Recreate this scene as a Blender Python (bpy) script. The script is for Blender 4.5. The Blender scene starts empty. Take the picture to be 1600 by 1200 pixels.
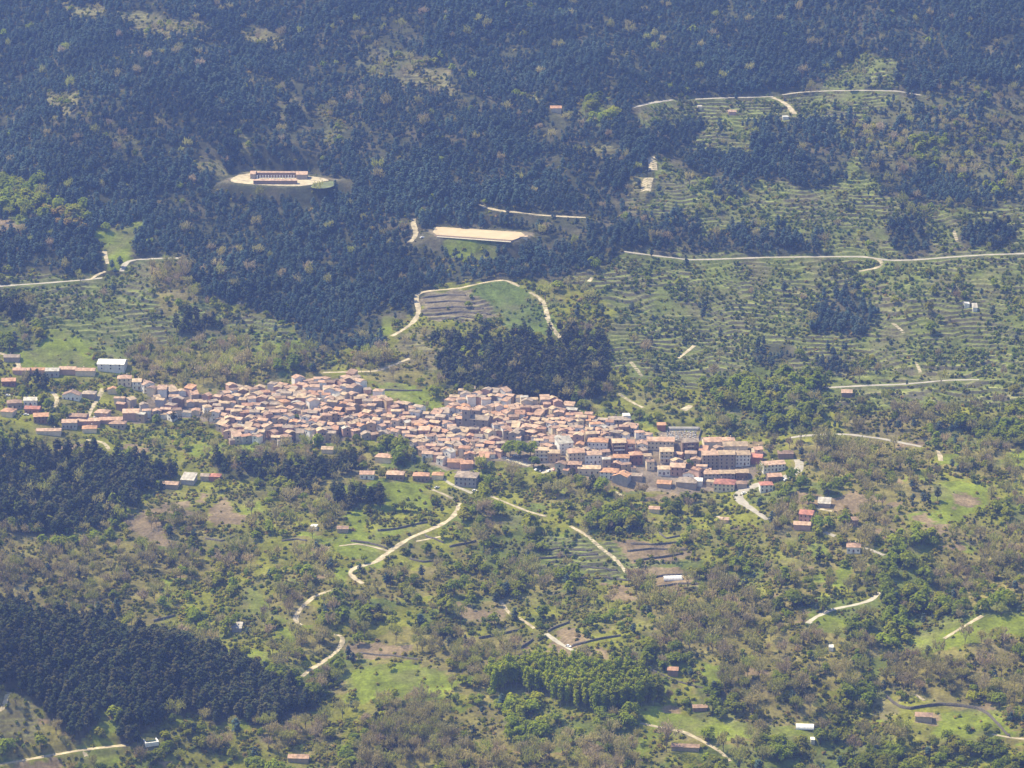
import bpy, math, random
import numpy as np
from mathutils import Vector, Matrix

# ------------------------------------------------------------------ camera, sky, sun, exposure
S = bpy.context.scene
COL = S.collection
PITCH = math.radians(-15.0)
FPX = 4780.0                                   # focal length in pixels of a 1600 px wide frame
CAMZ = 860.0
cam_data = bpy.data.cameras.new("camera")
cam_data.sensor_width = 36.0
cam_data.lens = 36.0 * FPX / 1600.0
cam_data.clip_start, cam_data.clip_end = 1.0, 20000.0
camera = bpy.data.objects.new("camera", cam_data)
camera.location = (0, 0, CAMZ)
camera.rotation_euler = (math.radians(90) + PITCH, 0, 0)
COL.objects.link(camera)
S.camera = camera

SUN_EL, SUN_AZ = 59.0, -70.0                   # azimuth measured from +Y (away from the camera), negative = left
sd = Vector((math.sin(math.radians(SUN_AZ)) * math.cos(math.radians(SUN_EL)),
             math.cos(math.radians(SUN_AZ)) * math.cos(math.radians(SUN_EL)), math.sin(math.radians(SUN_EL))))
sl = bpy.data.lights.new("sun", 'SUN')
sl.energy, sl.angle, sl.color = 4.8, math.radians(0.5), (1.0, 0.865, 0.59)
sun = bpy.data.objects.new("sun", sl)
sun.rotation_euler = sd.to_track_quat('Z', 'Y').to_euler()
sun.location = (0, 2500, 2500)
COL.objects.link(sun)

world = bpy.data.worlds.new("World")
S.world = world
world.use_nodes = True
wn = world.node_tree.nodes
sky = wn.new('ShaderNodeTexSky')
sky.sky_type = 'NISHITA'
sky.sun_disc = False
sky.sun_elevation = math.radians(SUN_EL)
sky.sun_rotation = math.radians(SUN_AZ)
bg = wn['Background']
bg.inputs['Strength'].default_value = 0.125
world.node_tree.links.new(sky.outputs['Color'], bg.inputs['Color'])

S.view_settings.view_transform = 'Standard'
S.view_settings.look = 'None'
S.view_settings.exposure = 1.1
S.view_settings.gamma = 1.0
S.view_settings.use_curve_mapping = False
S.cycles.use_denoising = True
S.cycles.max_bounces = 5
S.cycles.transparent_max_bounces = 4
S.cycles.volume_bounces = 0

rng = np.random.default_rng(7)
random.seed(7)
HAZE_DENSITY = 0.000082
HAZE_COLOR = (0.25, 0.38, 0.92)

# ------------------------------------------------------------------ small numeric helpers
FWD = np.array([0, math.cos(PITCH), math.sin(PITCH)])
UPV = np.array([0, -math.sin(PITCH), math.cos(PITCH)])

def project(x, y, z):
    zz = z - CAMZ
    d = y * FWD[1] + zz * FWD[2]
    d = np.where(d < 1, 1, d)
    return 800 + FPX * x / d, 600 - FPX * (y * UPV[1] + zz * UPV[2]) / d, d

def _hash(ix, iy, seed):
    n = (ix.astype(np.int64) * 374761393 + iy.astype(np.int64) * 668265263 + seed * 974711) & 0xffffffff
    n = ((n ^ (n >> 13)) * 1274126177) & 0xffffffff
    return ((n ^ (n >> 16)) & 0xffff) / 65535.0

def vnoise(x, y, seed=0):
    ix, iy = np.floor(x), np.floor(y)
    fx, fy = x - ix, y - iy
    fx, fy = fx * fx * fx * (fx * (fx * 6 - 15) + 10), fy * fy * fy * (fy * (fy * 6 - 15) + 10)
    a, b = _hash(ix, iy, seed), _hash(ix + 1, iy, seed)
    c, d = _hash(ix, iy + 1, seed), _hash(ix + 1, iy + 1, seed)
    return (a + (b - a) * fx + (c - a) * fy + (a - b - c + d) * fx * fy) * 2 - 1

def fbm(x, y, seed=0, oct=4):
    s, a = 0.0, 1.0
    for k in range(oct):
        s = s + a * vnoise(x * 2 ** k, y * 2 ** k, seed + 17 * k)
        a *= 0.5
    return s

def smooth(t):
    t = np.clip(t, 0, 1)
    return t * t * (3 - 2 * t)

def in_poly(px, py, poly):
    inside = np.zeros(np.shape(px), bool)
    n = len(poly)
    for i in range(n):
        x1, y1 = poly[i]
        x2, y2 = poly[(i + 1) % n]
        if y1 == y2:
            continue
        c = ((y1 > py) != (y2 > py)) & (px < (x2 - x1) * (py - y1) / (y2 - y1) + x1)
        inside ^= c
    return inside

# ------------------------------------------------------------------ land cover (what grows where)
# P pine forest, p thin pines, K dark pines, W forest clearing, T terraces, S scrub and orchards, B bare trees,
# G leafy trees, Y poplars, M meadow, E bare earth, V village, N nothing
CLS = "P p K W T S B G Y M E V N D O H F".split()
CI = {c: i for i, c in enumerate(CLS)}
REG = [
 ('P', [(-200,-200),(1800,-200),(1800,420),(985,420),(985,440),(900,445),(830,440),(790,432),(690,445),(655,465),(600,520),(590,548),(480,548),(465,500),(310,470),(290,430),(170,428),(0,430),(-200,430)]),
 ('T', [(985,395),(1080,402),(1300,402),(1800,390),(1800,640),(1300,640),(1150,605),(1000,610),(955,575),(950,480),(880,440),(960,405)]),
 ('T', [(1030,300),(1110,270),(1180,320),(1330,290),(1400,310),(1500,330),(1800,300),(1800,400),(1080,402),(1000,392),(1010,330)]),
 ('T', [(985,165),(1060,155),(1290,145),(1425,145),(1410,168),(1330,190),(1345,250),(1385,290),(1340,330),(1180,325),(1090,310),(1030,300),(1030,250),(1080,235),(1100,215),(1095,195),(1000,195)]),
 ('T', [(1290,142),(1310,100),(1350,85),(1400,100),(1405,142)]),
 ('P', [(1010,180),(1070,185),(1075,220),(1015,228)]),
 ('P', [(1165,185),(1230,188),(1300,180),(1330,225),(1320,290),(1180,290),(1110,280),(1060,270),(1045,240),(1100,225),(1180,238)]),
 ('p', [(1330,195),(1420,150),(1800,150),(1800,290),(1500,320),(1400,300),(1385,255)]),
 ('G', [(1420,225),(1475,225),(1470,265),(1425,262)]),
 ('P', [(1395,262),(1500,270),(1515,315),(1460,328),(1400,310)]),
 ('P', [(1390,340),(1450,335),(1455,400),(1395,400)]),
 ('P', [(1495,350),(1560,340),(1590,372),(1580,395),(1500,390)]),
 ('P', [(1270,462),(1320,448),(1370,470),(1372,512),(1330,524),(1275,518)]),
 ('P', [(1075,392),(1110,350),(1200,350),(1290,378),(1290,398),(1160,400)]),
 ('P', [(1020,340),(1060,330),(1100,355),(1080,398),(1010,396)]),
 ('P', [(1110,280),(1165,280),(1165,312),(1115,308)]),
 ('P', [(1175,530),(1240,525),(1240,568),(1180,578)]),
 ('P', [(1280,550),(1330,540),(1325,588),(1280,588)]),
 ('W', [(95,10),(170,8),(178,30),(130,42),(95,38)]),
 ('W', [(180,20),(330,32),(355,55),(220,62)]),
 ('W', [(380,52),(445,54),(445,80),(385,74)]),
 ('W', [(610,125),(640,95),(700,108),(715,152),(640,150)]),
 ('W', [(68,150),(130,150),(125,176),(70,172)]),
 ('p', [(160,215),(215,210),(230,260),(165,262)]),
 ('W', [(372,205),(392,210),(388,258),(366,255)]),
 ('p', [(430,150),(465,150),(455,205),(435,205)]),
 ('p', [(500,165),(535,175),(525,225),(500,220)]),
 ('G', [(900,148),(950,150),(945,200),(910,204)]),
 ('W', [(885,228),(980,228),(978,246),(890,240)]),
 ('W', [(300,243),(345,247),(340,272),(300,270)]),
 ('W', [(785,145),(850,148),(840,165),(790,160)]),
 ('p', [(540,60),(640,80),(630,130),(560,120)]),
 ('W', [(985,270),(1022,270),(1010,330),(980,330)]),
 ('G', [(-200,270),(40,290),(80,318),(130,330),(135,362),(70,352),(-200,325)]),
 ('E', [(-200,325),(45,350),(40,368),(-200,380)]),
 ('M', [(145,358),(205,357),(215,345),(225,345),(210,385),(195,422),(165,422),(160,390)]),
 ('T', [(-200,432),(170,432),(210,408),(290,405),(300,440),(315,470),(350,495),(460,500),(475,545),(400,566),(200,566),(100,525),(-200,500)]),
 ('B', [(235,415),(300,415),(300,470),(255,500),(240,460)]),
 ('K', [(290,490),(340,488),(345,525),(290,528)]),
 ('K', [(-200,470),(35,470),(45,498),(-200,505)]),
 ('M', [(30,525),(100,515),(145,540),(150,578),(30,580)]),
 ('G', [(-200,510),(45,510),(75,520),(75,542),(40,552),(-200,556)]),
 ('B', [(180,566),(230,540),(330,540),(500,560),(525,592),(430,602),(230,615),(200,585)]),
 ('G', [(430,570),(470,565),(475,592),(430,596)]),
 ('M', [(380,540),(470,532),(485,548),(400,560)]),
 ('B', [(520,555),(640,562),(690,604),(640,615),(560,592)]),
 ('W', [(610,530),(650,500),(690,520),(690,590),(640,565)]),
 ('M', [(590,500),(618,490),(612,520),(590,525)]),
 ('K', [(680,528),(790,522),(865,535),(870,512),(930,512),(952,550),(957,605),(900,628),(780,620),(690,606)]),
 ('F', [(648,462),(730,450),(782,492),(760,504),(655,495)]),
 ('O', [(730,447),(790,437),(850,475),(870,525),(790,514),(780,492)]),
 ('M', [(690,378),(785,380),(775,402),(705,400)]),
 ('M', [(575,598),(650,600),(700,640),(690,648),(610,622)]),
 ('G', [(900,630),(990,640),(1060,660),(1010,664),(930,650)]),
 ('G', [(1110,600),(1180,580),(1260,590),(1300,615),(1290,668),(1120,670)]),
 ('S', [(960,600),(1110,610),(1120,670),(1060,660),(990,640)]),
 ('B', [(1300,650),(1420,640),(1500,660),(1480,700),(1330,690)]),
 ('G', [(1450,670),(1800,670),(1800,700),(1470,700)]),
 ('B', [(1230,690),(1420,690),(1440,730),(1280,760),(1230,730)]),
 ('E', [(1400,690),(1440,690),(1440,702),(1400,702)]),
 ('K', [(-200,705),(110,700),(220,718),(280,745),(270,765),(215,775),(205,815),(190,832),(-200,830)]),
 ('K', [(340,722),(440,715),(570,715),(578,745),(520,745),(490,775),(440,765),(430,738),(350,738)]),
 ('K', [(528,770),(560,760),(605,760),(605,792),(530,792)]),
 ('B', [(-200,832),(60,840),(220,848),(290,870),(420,870),(410,905),(260,905),(250,980),(160,980),(-200,960)]),
 ('E', [(200,808),(250,812),(270,830),(240,840),(205,830)]),
 ('B', [(550,895),(730,890),(900,905),(900,930),(720,925),(600,940),(550,920)]),
 ('B', [(980,905),(1100,915),(1230,930),(1240,960),(1120,980),(1000,960)]),
 ('H', [(830,838),(920,842),(1000,862),(1100,882),(1090,912),(980,908),(850,898)]),
 ('E', [(955,846),(1050,848),(1085,868),(1040,878),(985,880)]),
 ('E', [(1000,890),(1060,882),(1090,912),(1030,918),(1005,905)]),
 ('G', [(745,845),(800,830),(850,850),(850,885),(770,890)]),
 ('G', [(860,905),(900,900),(905,930),(865,928)]),
 ('D', [(-200,930),(0,948),(120,970),(230,998),(370,1036),(480,1090),(492,1105),(420,1135),(330,1125),(275,1112),(240,1140),(200,1170),(180,1135),(165,1105),(140,1155),(100,1158),(60,1115),(0,1085),(-200,1080)]),
 ('W', [(-200,1085),(20,1085),(50,1110),(70,1160),(-200,1180)]),
 ('M', [(150,1110),(165,1105),(180,1150),(150,1165)]),
 ('Y', [(765,1058),(900,1050),(1010,1062),(1030,1100),(960,1112),(862,1108),(850,1088),(768,1085)]),
 ('G', [(810,1125),(1000,1120),(1000,1168),(900,1176),(810,1166)]),
 ('M', [(1000,1112),(1060,1115),(1200,1132),(1262,1135),(1280,1152),(1150,1158),(1060,1142),(1000,1130)]),
 ('M', [(1470,1110),(1550,1112),(1592,1150),(1500,1172),(1455,1150)]),
 ('M', [(1425,1000),(1480,972),(1800,935),(1800,965),(1560,995),(1440,1025)]),
 ('M', [(520,1048),(640,1032),(730,1062),(690,1090),(545,1092)]),
 ('E', [(540,1010),(600,1000),(640,1012),(630,1025),(550,1030)]),
 ('B', [(600,1105),(790,1100),(800,1260),(560,1260),(560,1150)]),
 ('B', [(800,1178),(1000,1175),(1000,1260),(800,1260)]),
 ('B', [(1390,1020),(1560,1010),(1800,1030),(1800,1105),(1540,1105),(1470,1098),(1400,1092)]),
 ('B', [(1130,1060),(1200,1060),(1230,1130),(1150,1128)]),
 ('B', [(1040,960),(1270,975),(1300,1050),(1240,1060),(1120,1040),(1040,1010)]),
 ('G', [(1100,1165),(1250,1160),(1400,1165),(1400,1260),(1090,1260)]),
 ('G', [(1350,860),(1440,850),(1450,965),(1385,960)]),
 ('G', [(1400,960),(1500,950),(1560,940),(1480,968),(1420,1000)]),
 ('G', [(1330,1030),(1400,1030),(1400,1060),(1340,1060)]),
 ('G', [(1230,930),(1270,925),(1370,945),(1340,975),(1280,975)]),
 ('B', [(1450,870),(1800,860),(1800,935),(1460,950)]),
 ('E', [(860,990),(892,978),(918,1000),(890,1010)]),
 ('M', [(1255,960),(1330,968),(1330,990),(1270,990)]),
 ('M', [(1100,1035),(1160,1040),(1150,1062),(1100,1060)]),
 ('W', [(1355,1090),(1400,1085),(1400,1120),(1360,1120)]),
 ('V', [(205,645),(240,612),(330,616),(430,606),(470,598),(560,592),(572,612),(640,642),(690,654),(705,640),(690,626),(720,616),(800,620),(880,634),(920,656),(985,667),(995,682),(1040,690),(1095,700),(1190,705),(1195,735),(1150,765),(1090,772),(1010,765),(960,748),(890,738),(830,730),(770,720),(720,740),(680,725),(640,700),(560,686),(500,692),(430,697),(370,692),(340,667),(300,652),(250,657),(205,662)]),
 ('V', [(1036,668),(1096,668),(1100,694),(1030,694)]),
 ('N', [(668,352),(690,350),(815,360),(840,366),(835,380),(680,376)]),
 ('N', [(352,285),(372,268),(400,266),(480,270),(528,281),(500,294),(440,296),(380,292)]),
]
RS, RX0, RY0, RNX, RNY = 4, -200, -200, 500, 400
_gx, _gy = np.meshgrid(RX0 + RS * (np.arange(RNX) + .5), RY0 + RS * (np.arange(RNY) + .5))
raster = np.full((RNY, RNX), CI['S'], np.int8)
_n = fbm(_gx / 95, _gy / 48, 5, 3)
raster[(_n > 0.28) & (_gy > 690)] = CI['B']
_n2 = fbm(_gx / 80, _gy / 45, 25, 3)
raster[(_n2 > 0.52) & (_gy > 690)] = CI['G']
raster[(_n2 < -0.66) & (_gy > 690)] = CI['M']
raster[(fbm(_gx / 70, _gy / 30, 45, 3) > 0.78) & (_gy > 690)] = CI['E']
_jx, _jy = 13 * fbm(_gx / 34, _gy / 24, 61, 3), 8 * fbm(_gx / 34, _gy / 24, 71, 3)
for ri, (c, poly) in enumerate(REG):
    if c in 'PK' and ri:                        # the photo shows a clump from its tree tops: its foot starts lower
        my = sum(q[1] for q in poly) / len(poly)
        poly = [(x, y + 9 if y < my else y) for x, y in poly]
    if c in 'VNMEOF':
        m = in_poly(_gx + .3 * _jx, _gy + .3 * _jy, poly)
    else:
        m = in_poly(_gx + _jx, _gy + _jy, poly)
    raster[m] = CI[c]

def cover_at(px, py):
    i = np.clip(((px - RX0) / RS).astype(int), 0, RNX - 1)
    j = np.clip(((py - RY0) / RS).astype(int), 0, RNY - 1)
    return raster[j, i]

# ------------------------------------------------------------------ terrain: one sheet
def axis(parts):
    out = []
    for a, b, st in parts:
        out.append(np.arange(a, b, st))
    return np.concatenate(out + [np.array([parts[-1][1]])]).astype(float)

GX = axis([(-2400, -720, 60), (-720, 720, 3.0), (720, 2400, 60)])
GY = axis([(-420, 1740, 30), (1740, 1840, 3), (1840, 3420, 1.0), (3420, 3700, 8), (3700, 6000, 60)])
prof = np.array([(-420, 30), (-60, 0), (-12, -3), (12, -12), (300, -190), (900, -600), (1400, -850), (1700, -822), (1850, -785),
                 (2000, -752), (2250, -702), (2500, -650), (2620, -620), (2713, -590), (2950, -519), (3200, -440), (3700, -285),
                 (4300, -120), (4700, -70), (6000, -40)], float)
yy = np.arange(-420, 6001, 5.0)
pz = np.interp(yy, prof[:, 0], prof[:, 1])
ker = np.hanning(25); ker /= ker.sum()
pz = np.convolve(np.pad(pz, 12, mode='edge'), ker, mode='valid')
XX, YY = np.meshgrid(GX, GY)

def base_height(x, y):
    z = np.interp(y, yy, pz) + CAMZ
    far = smooth((y - 1500) / 300)
    z = z + far * (9 * fbm(x / 260, y / 240, 3, 3) + 2.0 * fbm(x / 60, y / 60, 9, 3))
    up = smooth((y - 2650) / 350)
    z = z + up * 19 * fbm(x / 130 + .4 * fbm(x / 300, y / 300, 33, 2), y / 420, 31, 3)
    # the near spur on the left
    h = np.interp(x, [-900, -420, -346, -238, -186, -128], [85, 74, 60, 33, 17, 0])
    dy = y - 1990
    w = np.where(dy < 0, smooth(1 + dy / 165), smooth(1 - dy / 62))
    z = z + h * w
    # the stream's little ravine at lower right
    cx = np.interp(y, [1800, 1900, 2000, 2100, 2200], [120, 205, 262, 300, 360])
    z = z - 9 * np.exp(-((x - cx) / 26) ** 2) * smooth((2230 - y) / 120) * far
    return z

Z = base_height(XX, YY)
near_m = smooth((YY + 20) / 40)
PX, PY, _ = project(XX, YY, Z)
cov = cover_at(PX, PY)

def sample_grid(G, x, y):
    x, y = np.asarray(x, float), np.asarray(y, float)
    i = np.clip(np.searchsorted(GX, x) - 1, 0, len(GX) - 2)
    j = np.clip(np.searchsorted(GY, y) - 1, 0, len(GY) - 2)
    fx = np.clip((x - GX[i]) / (GX[i + 1] - GX[i]), 0, 1)
    fy = np.clip((y - GY[j]) / (GY[j + 1] - GY[j]), 0, 1)
    return (G[j, i] * (1 - fx) + G[j, i + 1] * fx) * (1 - fy) + (G[j + 1, i] * (1 - fx) + G[j + 1, i + 1] * fx) * fy

Zsmooth = Z.copy()

def at(px, py, G=None):
    """world points where the sight lines of photo pixels meet the ground"""
    G = Zsmooth if G is None else G
    px, py = np.atleast_1d(np.asarray(px, float)), np.atleast_1d(np.asarray(py, float))
    a, b = (px - 800) / FPX, (600 - py) / FPX
    D = np.stack([a, FWD[1] + b * UPV[1], FWD[2] + b * UPV[2]], 1)
    D /= D[:, 1:2]
    lo = np.full(len(px), 1700.0); hit = np.full(len(px), np.nan)
    for y in np.arange(1700, 4700, 3.0):
        z = CAMZ + D[:, 2] * y
        below = (z < sample_grid(G, D[:, 0] * y, np.full(len(px), y))) & np.isnan(hit)
        hit[below] = y
    hit = np.where(np.isnan(hit), 4690, hit)
    lo, hi = hit - 3, hit
    for _ in range(10):
        m = (lo + hi) / 2
        bl = CAMZ + D[:, 2] * m < sample_grid(G, D[:, 0] * m, m)
        hi = np.where(bl, m, hi); lo = np.where(bl, lo, m)
    return np.stack([D[:, 0] * hi, hi, CAMZ + D[:, 2] * hi], 1)

# terraces: the hillside steps up in walls of about 2.3 m
tm = ((cov == CI['F']) | (cov == CI['T']) | (cov == CI['H']) | (cov == CI['W'])).astype(float)
tm = np.where(cov == CI['W'], 0.6, tm)
tm = tm * smooth((fbm(XX / 45, YY / 30, 81, 2) + .75) / .5) * smooth((fbm(XX / 60, YY / 16, 83, 2) + .95) / .45)
STEP = np.where(YY > 2420, 2.3, 1.9)
wob = 2.0 * fbm(XX / 34, YY / 60, 91, 3) + 4 * fbm(XX / 140, YY / 160, 92, 2)
hh = (Z + wob) / STEP
fr = hh - np.floor(hh)
rise = smooth((fr - .74) / .26)
Zt = STEP * (np.floor(hh) + rise) - wob
Z = Z + tm * (Zt - Z + .35 * STEP)
riser = tm * np.where((fr > .74), 1.0, 0.0)
lip = tm * np.where((fr < .16), 1.0, 0.0)

# level platforms (sports pitch, the long building's terrace, the cemetery)
def poly_dist(x, y, poly):
    d = np.full(x.shape, 1e9)
    for i in range(len(poly)):
        ax, ay = poly[i]; bx, by = poly[(i + 1) % len(poly)]
        vx, vy = bx - ax, by - ay
        t = np.clip(((x - ax) * vx + (y - ay) * vy) / (vx * vx + vy * vy + 1e-9), 0, 1)
        d = np.minimum(d, np.hypot(x - ax - t * vx, y - ay - t * vy))
    return np.where(in_poly(x, y, poly), -d, d)

def on_plane(pts, z0):
    out = []
    for px, py in pts:
        a, b = (px - 800) / FPX, (600 - py) / FPX
        dy, dz = FWD[1] + b * UPV[1], FWD[2] + b * UPV[2]
        t = (z0 - CAMZ) / dz
        out.append((a * t, dy * t))
    return out

def level(pts, bank, z0=None):
    if z0 is None:
        c = np.mean(pts, 0)
        z0 = at([c[0]], [c[1]])[0][2]
    poly = on_plane(pts, z0)
    P = np.array(poly)
    i0, i1 = np.searchsorted(GX, [P[:, 0].min() - 40, P[:, 0].max() + 40])
    j0, j1 = np.searchsorted(GY, [P[:, 1].min() - 40, P[:, 1].max() + 40])
    sub = np.s_[j0:j1, i0:i1]
    d = poly_dist(XX[sub], YY[sub], poly)
    k = smooth(1 - (d - 1.5) / bank)
    Z[sub] = Z[sub] * (1 - k) + z0 * k
    Zsmooth[sub] = Zsmooth[sub] * (1 - k) + z0 * k
    riser[sub] *= (1 - k); lip[sub] *= (1 - k)
    return z0, poly

PITCH_POLY = [(668, 363), (681, 353), (815, 362), (823, 367), (803, 376), (680, 368)]
pitch_z, pitch_world = level(PITCH_POLY, 14)
YARD_POLY = [(354, 284), (372, 270), (400, 267), (480, 271), (527, 281), (500, 291), (440, 292), (384, 289)]
yard_z, yard_world = level(YARD_POLY, 14)
CEM_POLY = [(1038, 672), (1097, 672), (1090, 692), (1036, 690)]
cem_z, cem_world = level(CEM_POLY, 8)

# ------------------------------------------------------------------ roads (photo pixels of each centre line, width in metres)
ROADS = [
 ('dirt_track', 3.6, [(472,1057),(484,1046),(496,1040),(526,1019),(537,1002),(536,992),(522,991)]),
 ('dirt_track', 3.8, [(471,977),(459,970),(464,958),(472,948),(493,930),(526,920)]),
 ('dirt_track', 4.2, [(567,912),(548,899),(545,892),(550,888),(587,879),(608,862),(625,850),(641,840),(678,825),(700,814),(712,803),(718,795),(717,786)]),
 ('dirt_track', 3.2, [(675,765),(684,768),(695,773),(707,779)]),
 ('paved_lane', 3.6, [(692,748),(704,757),(720,763),(738,771)]),
 ('dirt_track', 3.0, [(766,775),(797,788),(827,800),(854,807)]),
 ('dirt_track', 3.4, [(891,822),(918,837),(938,856),(959,871),(979,894)]),
 ('dirt_track', 3.0, [(783,938),(788,950),(798,960)]),
 ('dirt_track', 3.0, [(810,965),(822,972),(835,982)]),
 ('paved_lane', 3.6, [(853,990),(878,1008),(901,1019)]),
 ('dirt_track', 3.8, [(-60,1208),(0,1194),(81,1180),(132,1171),(196,1164)]),
 ('dirt_track', 3.0, [(-40,1120),(5,1110),(10,1088),(14,1082)]),
 ('dirt_track', 3.2, [(1000,1130),(1033,1137),(1070,1144),(1094,1156),(1127,1175),(1140,1190)]),
 ('paved_lane', 4.0, [(1262,974),(1272,965),(1300,952),(1345,943),(1366,936),(1373,925)]),
 ('paved_road', 4.5, [(1234,684),(1252,681),(1300,678),(1330,679),(1380,686),(1440,698)]),
 ('dirt_track', 3.2, [(1465,704),(1472,714),(1470,720)]),
 ('paved_road', 7.5, [(1247,718),(1252,728),(1248,736),(1230,745),(1222,748)]),
 ('paved_road', 7.0, [(1188,756),(1170,763),(1150,771),(1156,783),(1168,791),(1180,799)]),
 ('paved_road', 5.5, [(1180,799),(1200,812)]),
 ('paved_road', 4.8, [(975,393),(1010,398),(1045,402),(1075,406),(1120,405),(1200,402),(1300,401),(1350,401),(1390,407),(1430,406),(1480,402),(1540,398),(1680,394)]),
 ('dirt_track', 4.0, [(1350,401),(1372,405),(1382,411),(1375,418),(1342,424)]),
 ('paved_road', 5.0, [(990,168),(1015,161),(1050,156)]),
 ('paved_road', 4.6, [(1085,155),(1130,153),(1170,152),(1208,151)]),
 ('dirt_track', 5.0, [(1205,152),(1224,159),(1233,166),(1241,178)]),
 ('paved_road', 4.6, [(1222,148),(1250,144),(1290,142),(1340,141),(1400,142),(1440,149)]),
 ('dirt_track', 8.0, [(1016,245),(1021,253),(1020,268)]),
 ('dirt_track', 8.0, [(1014,278),(1009,288),(1009,300)]),
 ('dirt_track', 5.0, [(640,378),(652,368),(650,358),(643,348),(646,340)]),
 ('dirt_track', 5.0, [(748,320),(765,326),(785,330),(805,331),(840,336),(915,340)]),
 ('dirt_track', 4.0, [(612,525),(632,514),(648,502),(656,486),(650,470),(648,460),(664,455),(720,450),(748,443),(770,439),(790,437),(812,448)]),
 ('dirt_track', 4.0, [(828,457),(845,466),(853,480),(855,498),(862,512),(876,528)]),
 ('paved_road', 4.4, [(-60,449),(0,447),(60,443),(135,437),(160,434)]),
 ('dirt_track', 4.0, [(140,438),(150,429),(165,424)]),
 ('dirt_track', 3.6, [(168,412),(165,400),(163,392)]),
 ('paved_road', 4.6, [(190,424),(194,411),(205,406),(240,404),(283,403)]),
 ('dirt_track', 4.2, [(-20,548),(4,553),(22,558),(28,562),(29,578)]),
 ('dirt_track', 4.2, [(80,612),(92,621),(90,631),(80,638)]),
 ('dirt_track', 3.6, [(160,607),(156,620),(148,630),(141,642),(138,652)]),
 ('dirt_track', 3.2, [(135,687),(150,689),(163,691),(169,697),(171,704)]),
 ('paved_road', 4.0, [(1285,606),(1360,602),(1400,601),(1440,598),(1480,594),(1530,593)]),
 ('dirt_track', 3.6, [(967,615),(985,628),(1005,637)]),
 ('dirt_track', 3.4, [(985,565),(995,577),(1003,588)]),
 ('dirt_track', 2.4, [(650,846),(690,838)]),
 ('dirt_track', 2.6, [(530,853),(560,849),(585,855),(607,861)]),
 ('dirt_track', 3.4, [(1065,640),(1085,630),(1070,642)]),
 ('dirt_track', 3.4, [(1395,505),(1405,512),(1412,520)]),
 ('dirt_track', 3.0, [(1430,565),(1437,575),(1438,582)]),
 ('dirt_track', 2.8, [(1430,1085),(1445,1095)]),
 ('dirt_track', 3.0, [(1475,998),(1500,982),(1535,962)]),
 ('dirt_track', 2.8, [(1550,1147),(1580,1153),(1620,1156)]),
 ('paved_road', 5.0, [(1288,832),(1305,838)]),
 ('paved_road', 4.6, [(1350,856),(1368,862),(1382,868)]),
 ('dirt_track', 3.0, [(1275,794),(1300,799)]),
 ('paved_lane', 5.5, [(785,715),(812,722),(828,728)]),
 ('paved_lane', 7.0, [(845,738),(862,734),(878,730)]),
 ('dirt_track', 2.6, [(135,1182),(130,1172)]),
 ('dirt_track', 3.2, [(1120,806),(1132,813)]),
 ('dirt_track', 4.0, [(960,768),(972,775)]),
 ('dirt_track', 3.0, [(1490,360),(1496,378)]),
 ('dirt_track', 3.4, [(920,440),(925,434)]),
 ('dirt_track', 3.0, [(1120,1095),(1130,1090)]),
 ('dirt_track', 4.0, [(505,582),(590,580),(640,560)]),
 ('dirt_track', 3.0, [(1060,560),(1085,540)]),
 ('dirt_track', 4.5, [(375,470),(372,475)]),
]
clear_mask = np.zeros((1500, 2000), bool)          # photo pixels (offset 200, 150) that trees must leave open

def mark(px, py, rx, ry):
    x0, x1 = int(px - rx + 200), int(px + rx + 201)
    y0, y1 = int(py - ry + 150), int(py + ry + 151)
    clear_mask[max(0, y0):max(0, y1), max(0, x0):max(0, x1)] = True

road_samples = []
for kind, width, pts in ROADS:
    p = np.array(pts, float)
    d = np.r_[0, np.cumsum(np.hypot(*np.diff(p, axis=0).T))]
    n = max(4, int(d[-1] / 3))
    t = np.linspace(0, d[-1], n)
    q = np.stack([np.interp(t, d, p[:, 0]), np.interp(t, d, p[:, 1])], 1)
    for _ in range(3):
        q[1:-1] = .25 * q[:-2] + .5 * q[1:-1] + .25 * q[2:]
    for a, b in q:
        mark(a, b, 6 if width >= 8 else 3, 4 if width >= 8 else 2)
    w = at(q[:, 0], q[:, 1])
    for _ in range(6):
        w[1:-1] = .25 * w[:-2] + .5 * w[1:-1] + .25 * w[2:]
    d = np.r_[0, np.cumsum(np.hypot(*np.diff(w[:, :2], axis=0).T))]
    n = max(4, int(d[-1] / 2.5))
    t = np.linspace(0, d[-1], n)
    w = np.stack([np.interp(t, d, w[:, k]) for k in range(3)], 1)
    road_samples.append((kind, width, w))

KX, KY = len(GX), len(GY)
acc_w, acc_z = np.zeros_like(Z), np.zeros_like(Z)
for kind, width, w in road_samples:
    r = width / 2 + 5
    for x, y, z in w:
        i0, i1 = np.searchsorted(GX, [x - r, x + r]); j0, j1 = np.searchsorted(GY, [y - r, y + r])
        sub = np.s_[j0:j1, i0:i1]
        dd = np.hypot(XX[sub] - x, YY[sub] - y)
        k = smooth(1 - (dd - width / 2 - .6) / 4.0) ** 2 + 1e-6
        k = np.where(dd < width / 2 + 4.6, k, 0)
        better = k > acc_w[sub]
        acc_w[sub] = np.where(better, k, acc_w[sub]); acc_z[sub] = np.where(better, z, acc_z[sub])
k = np.clip(acc_w, 0, 1)
Z = Z * (1 - k) + (acc_z - .1) * k
Zsmooth = Zsmooth * (1 - k) + (acc_z - .1) * k
riser *= (1 - k); lip *= (1 - k)

def ground(x, y):
    return sample_grid(Z, x, y)

# ------------------------------------------------------------------ materials
MATS = {}
def new_mat(name):
    m = bpy.data.materials.new(name)
    m.use_nodes = True
    m.node_tree.nodes.clear()
    o = m.node_tree.nodes.new('ShaderNodeOutputMaterial')
    MATS[name] = m
    return m, m.node_tree.nodes, m.node_tree.links, o

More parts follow.
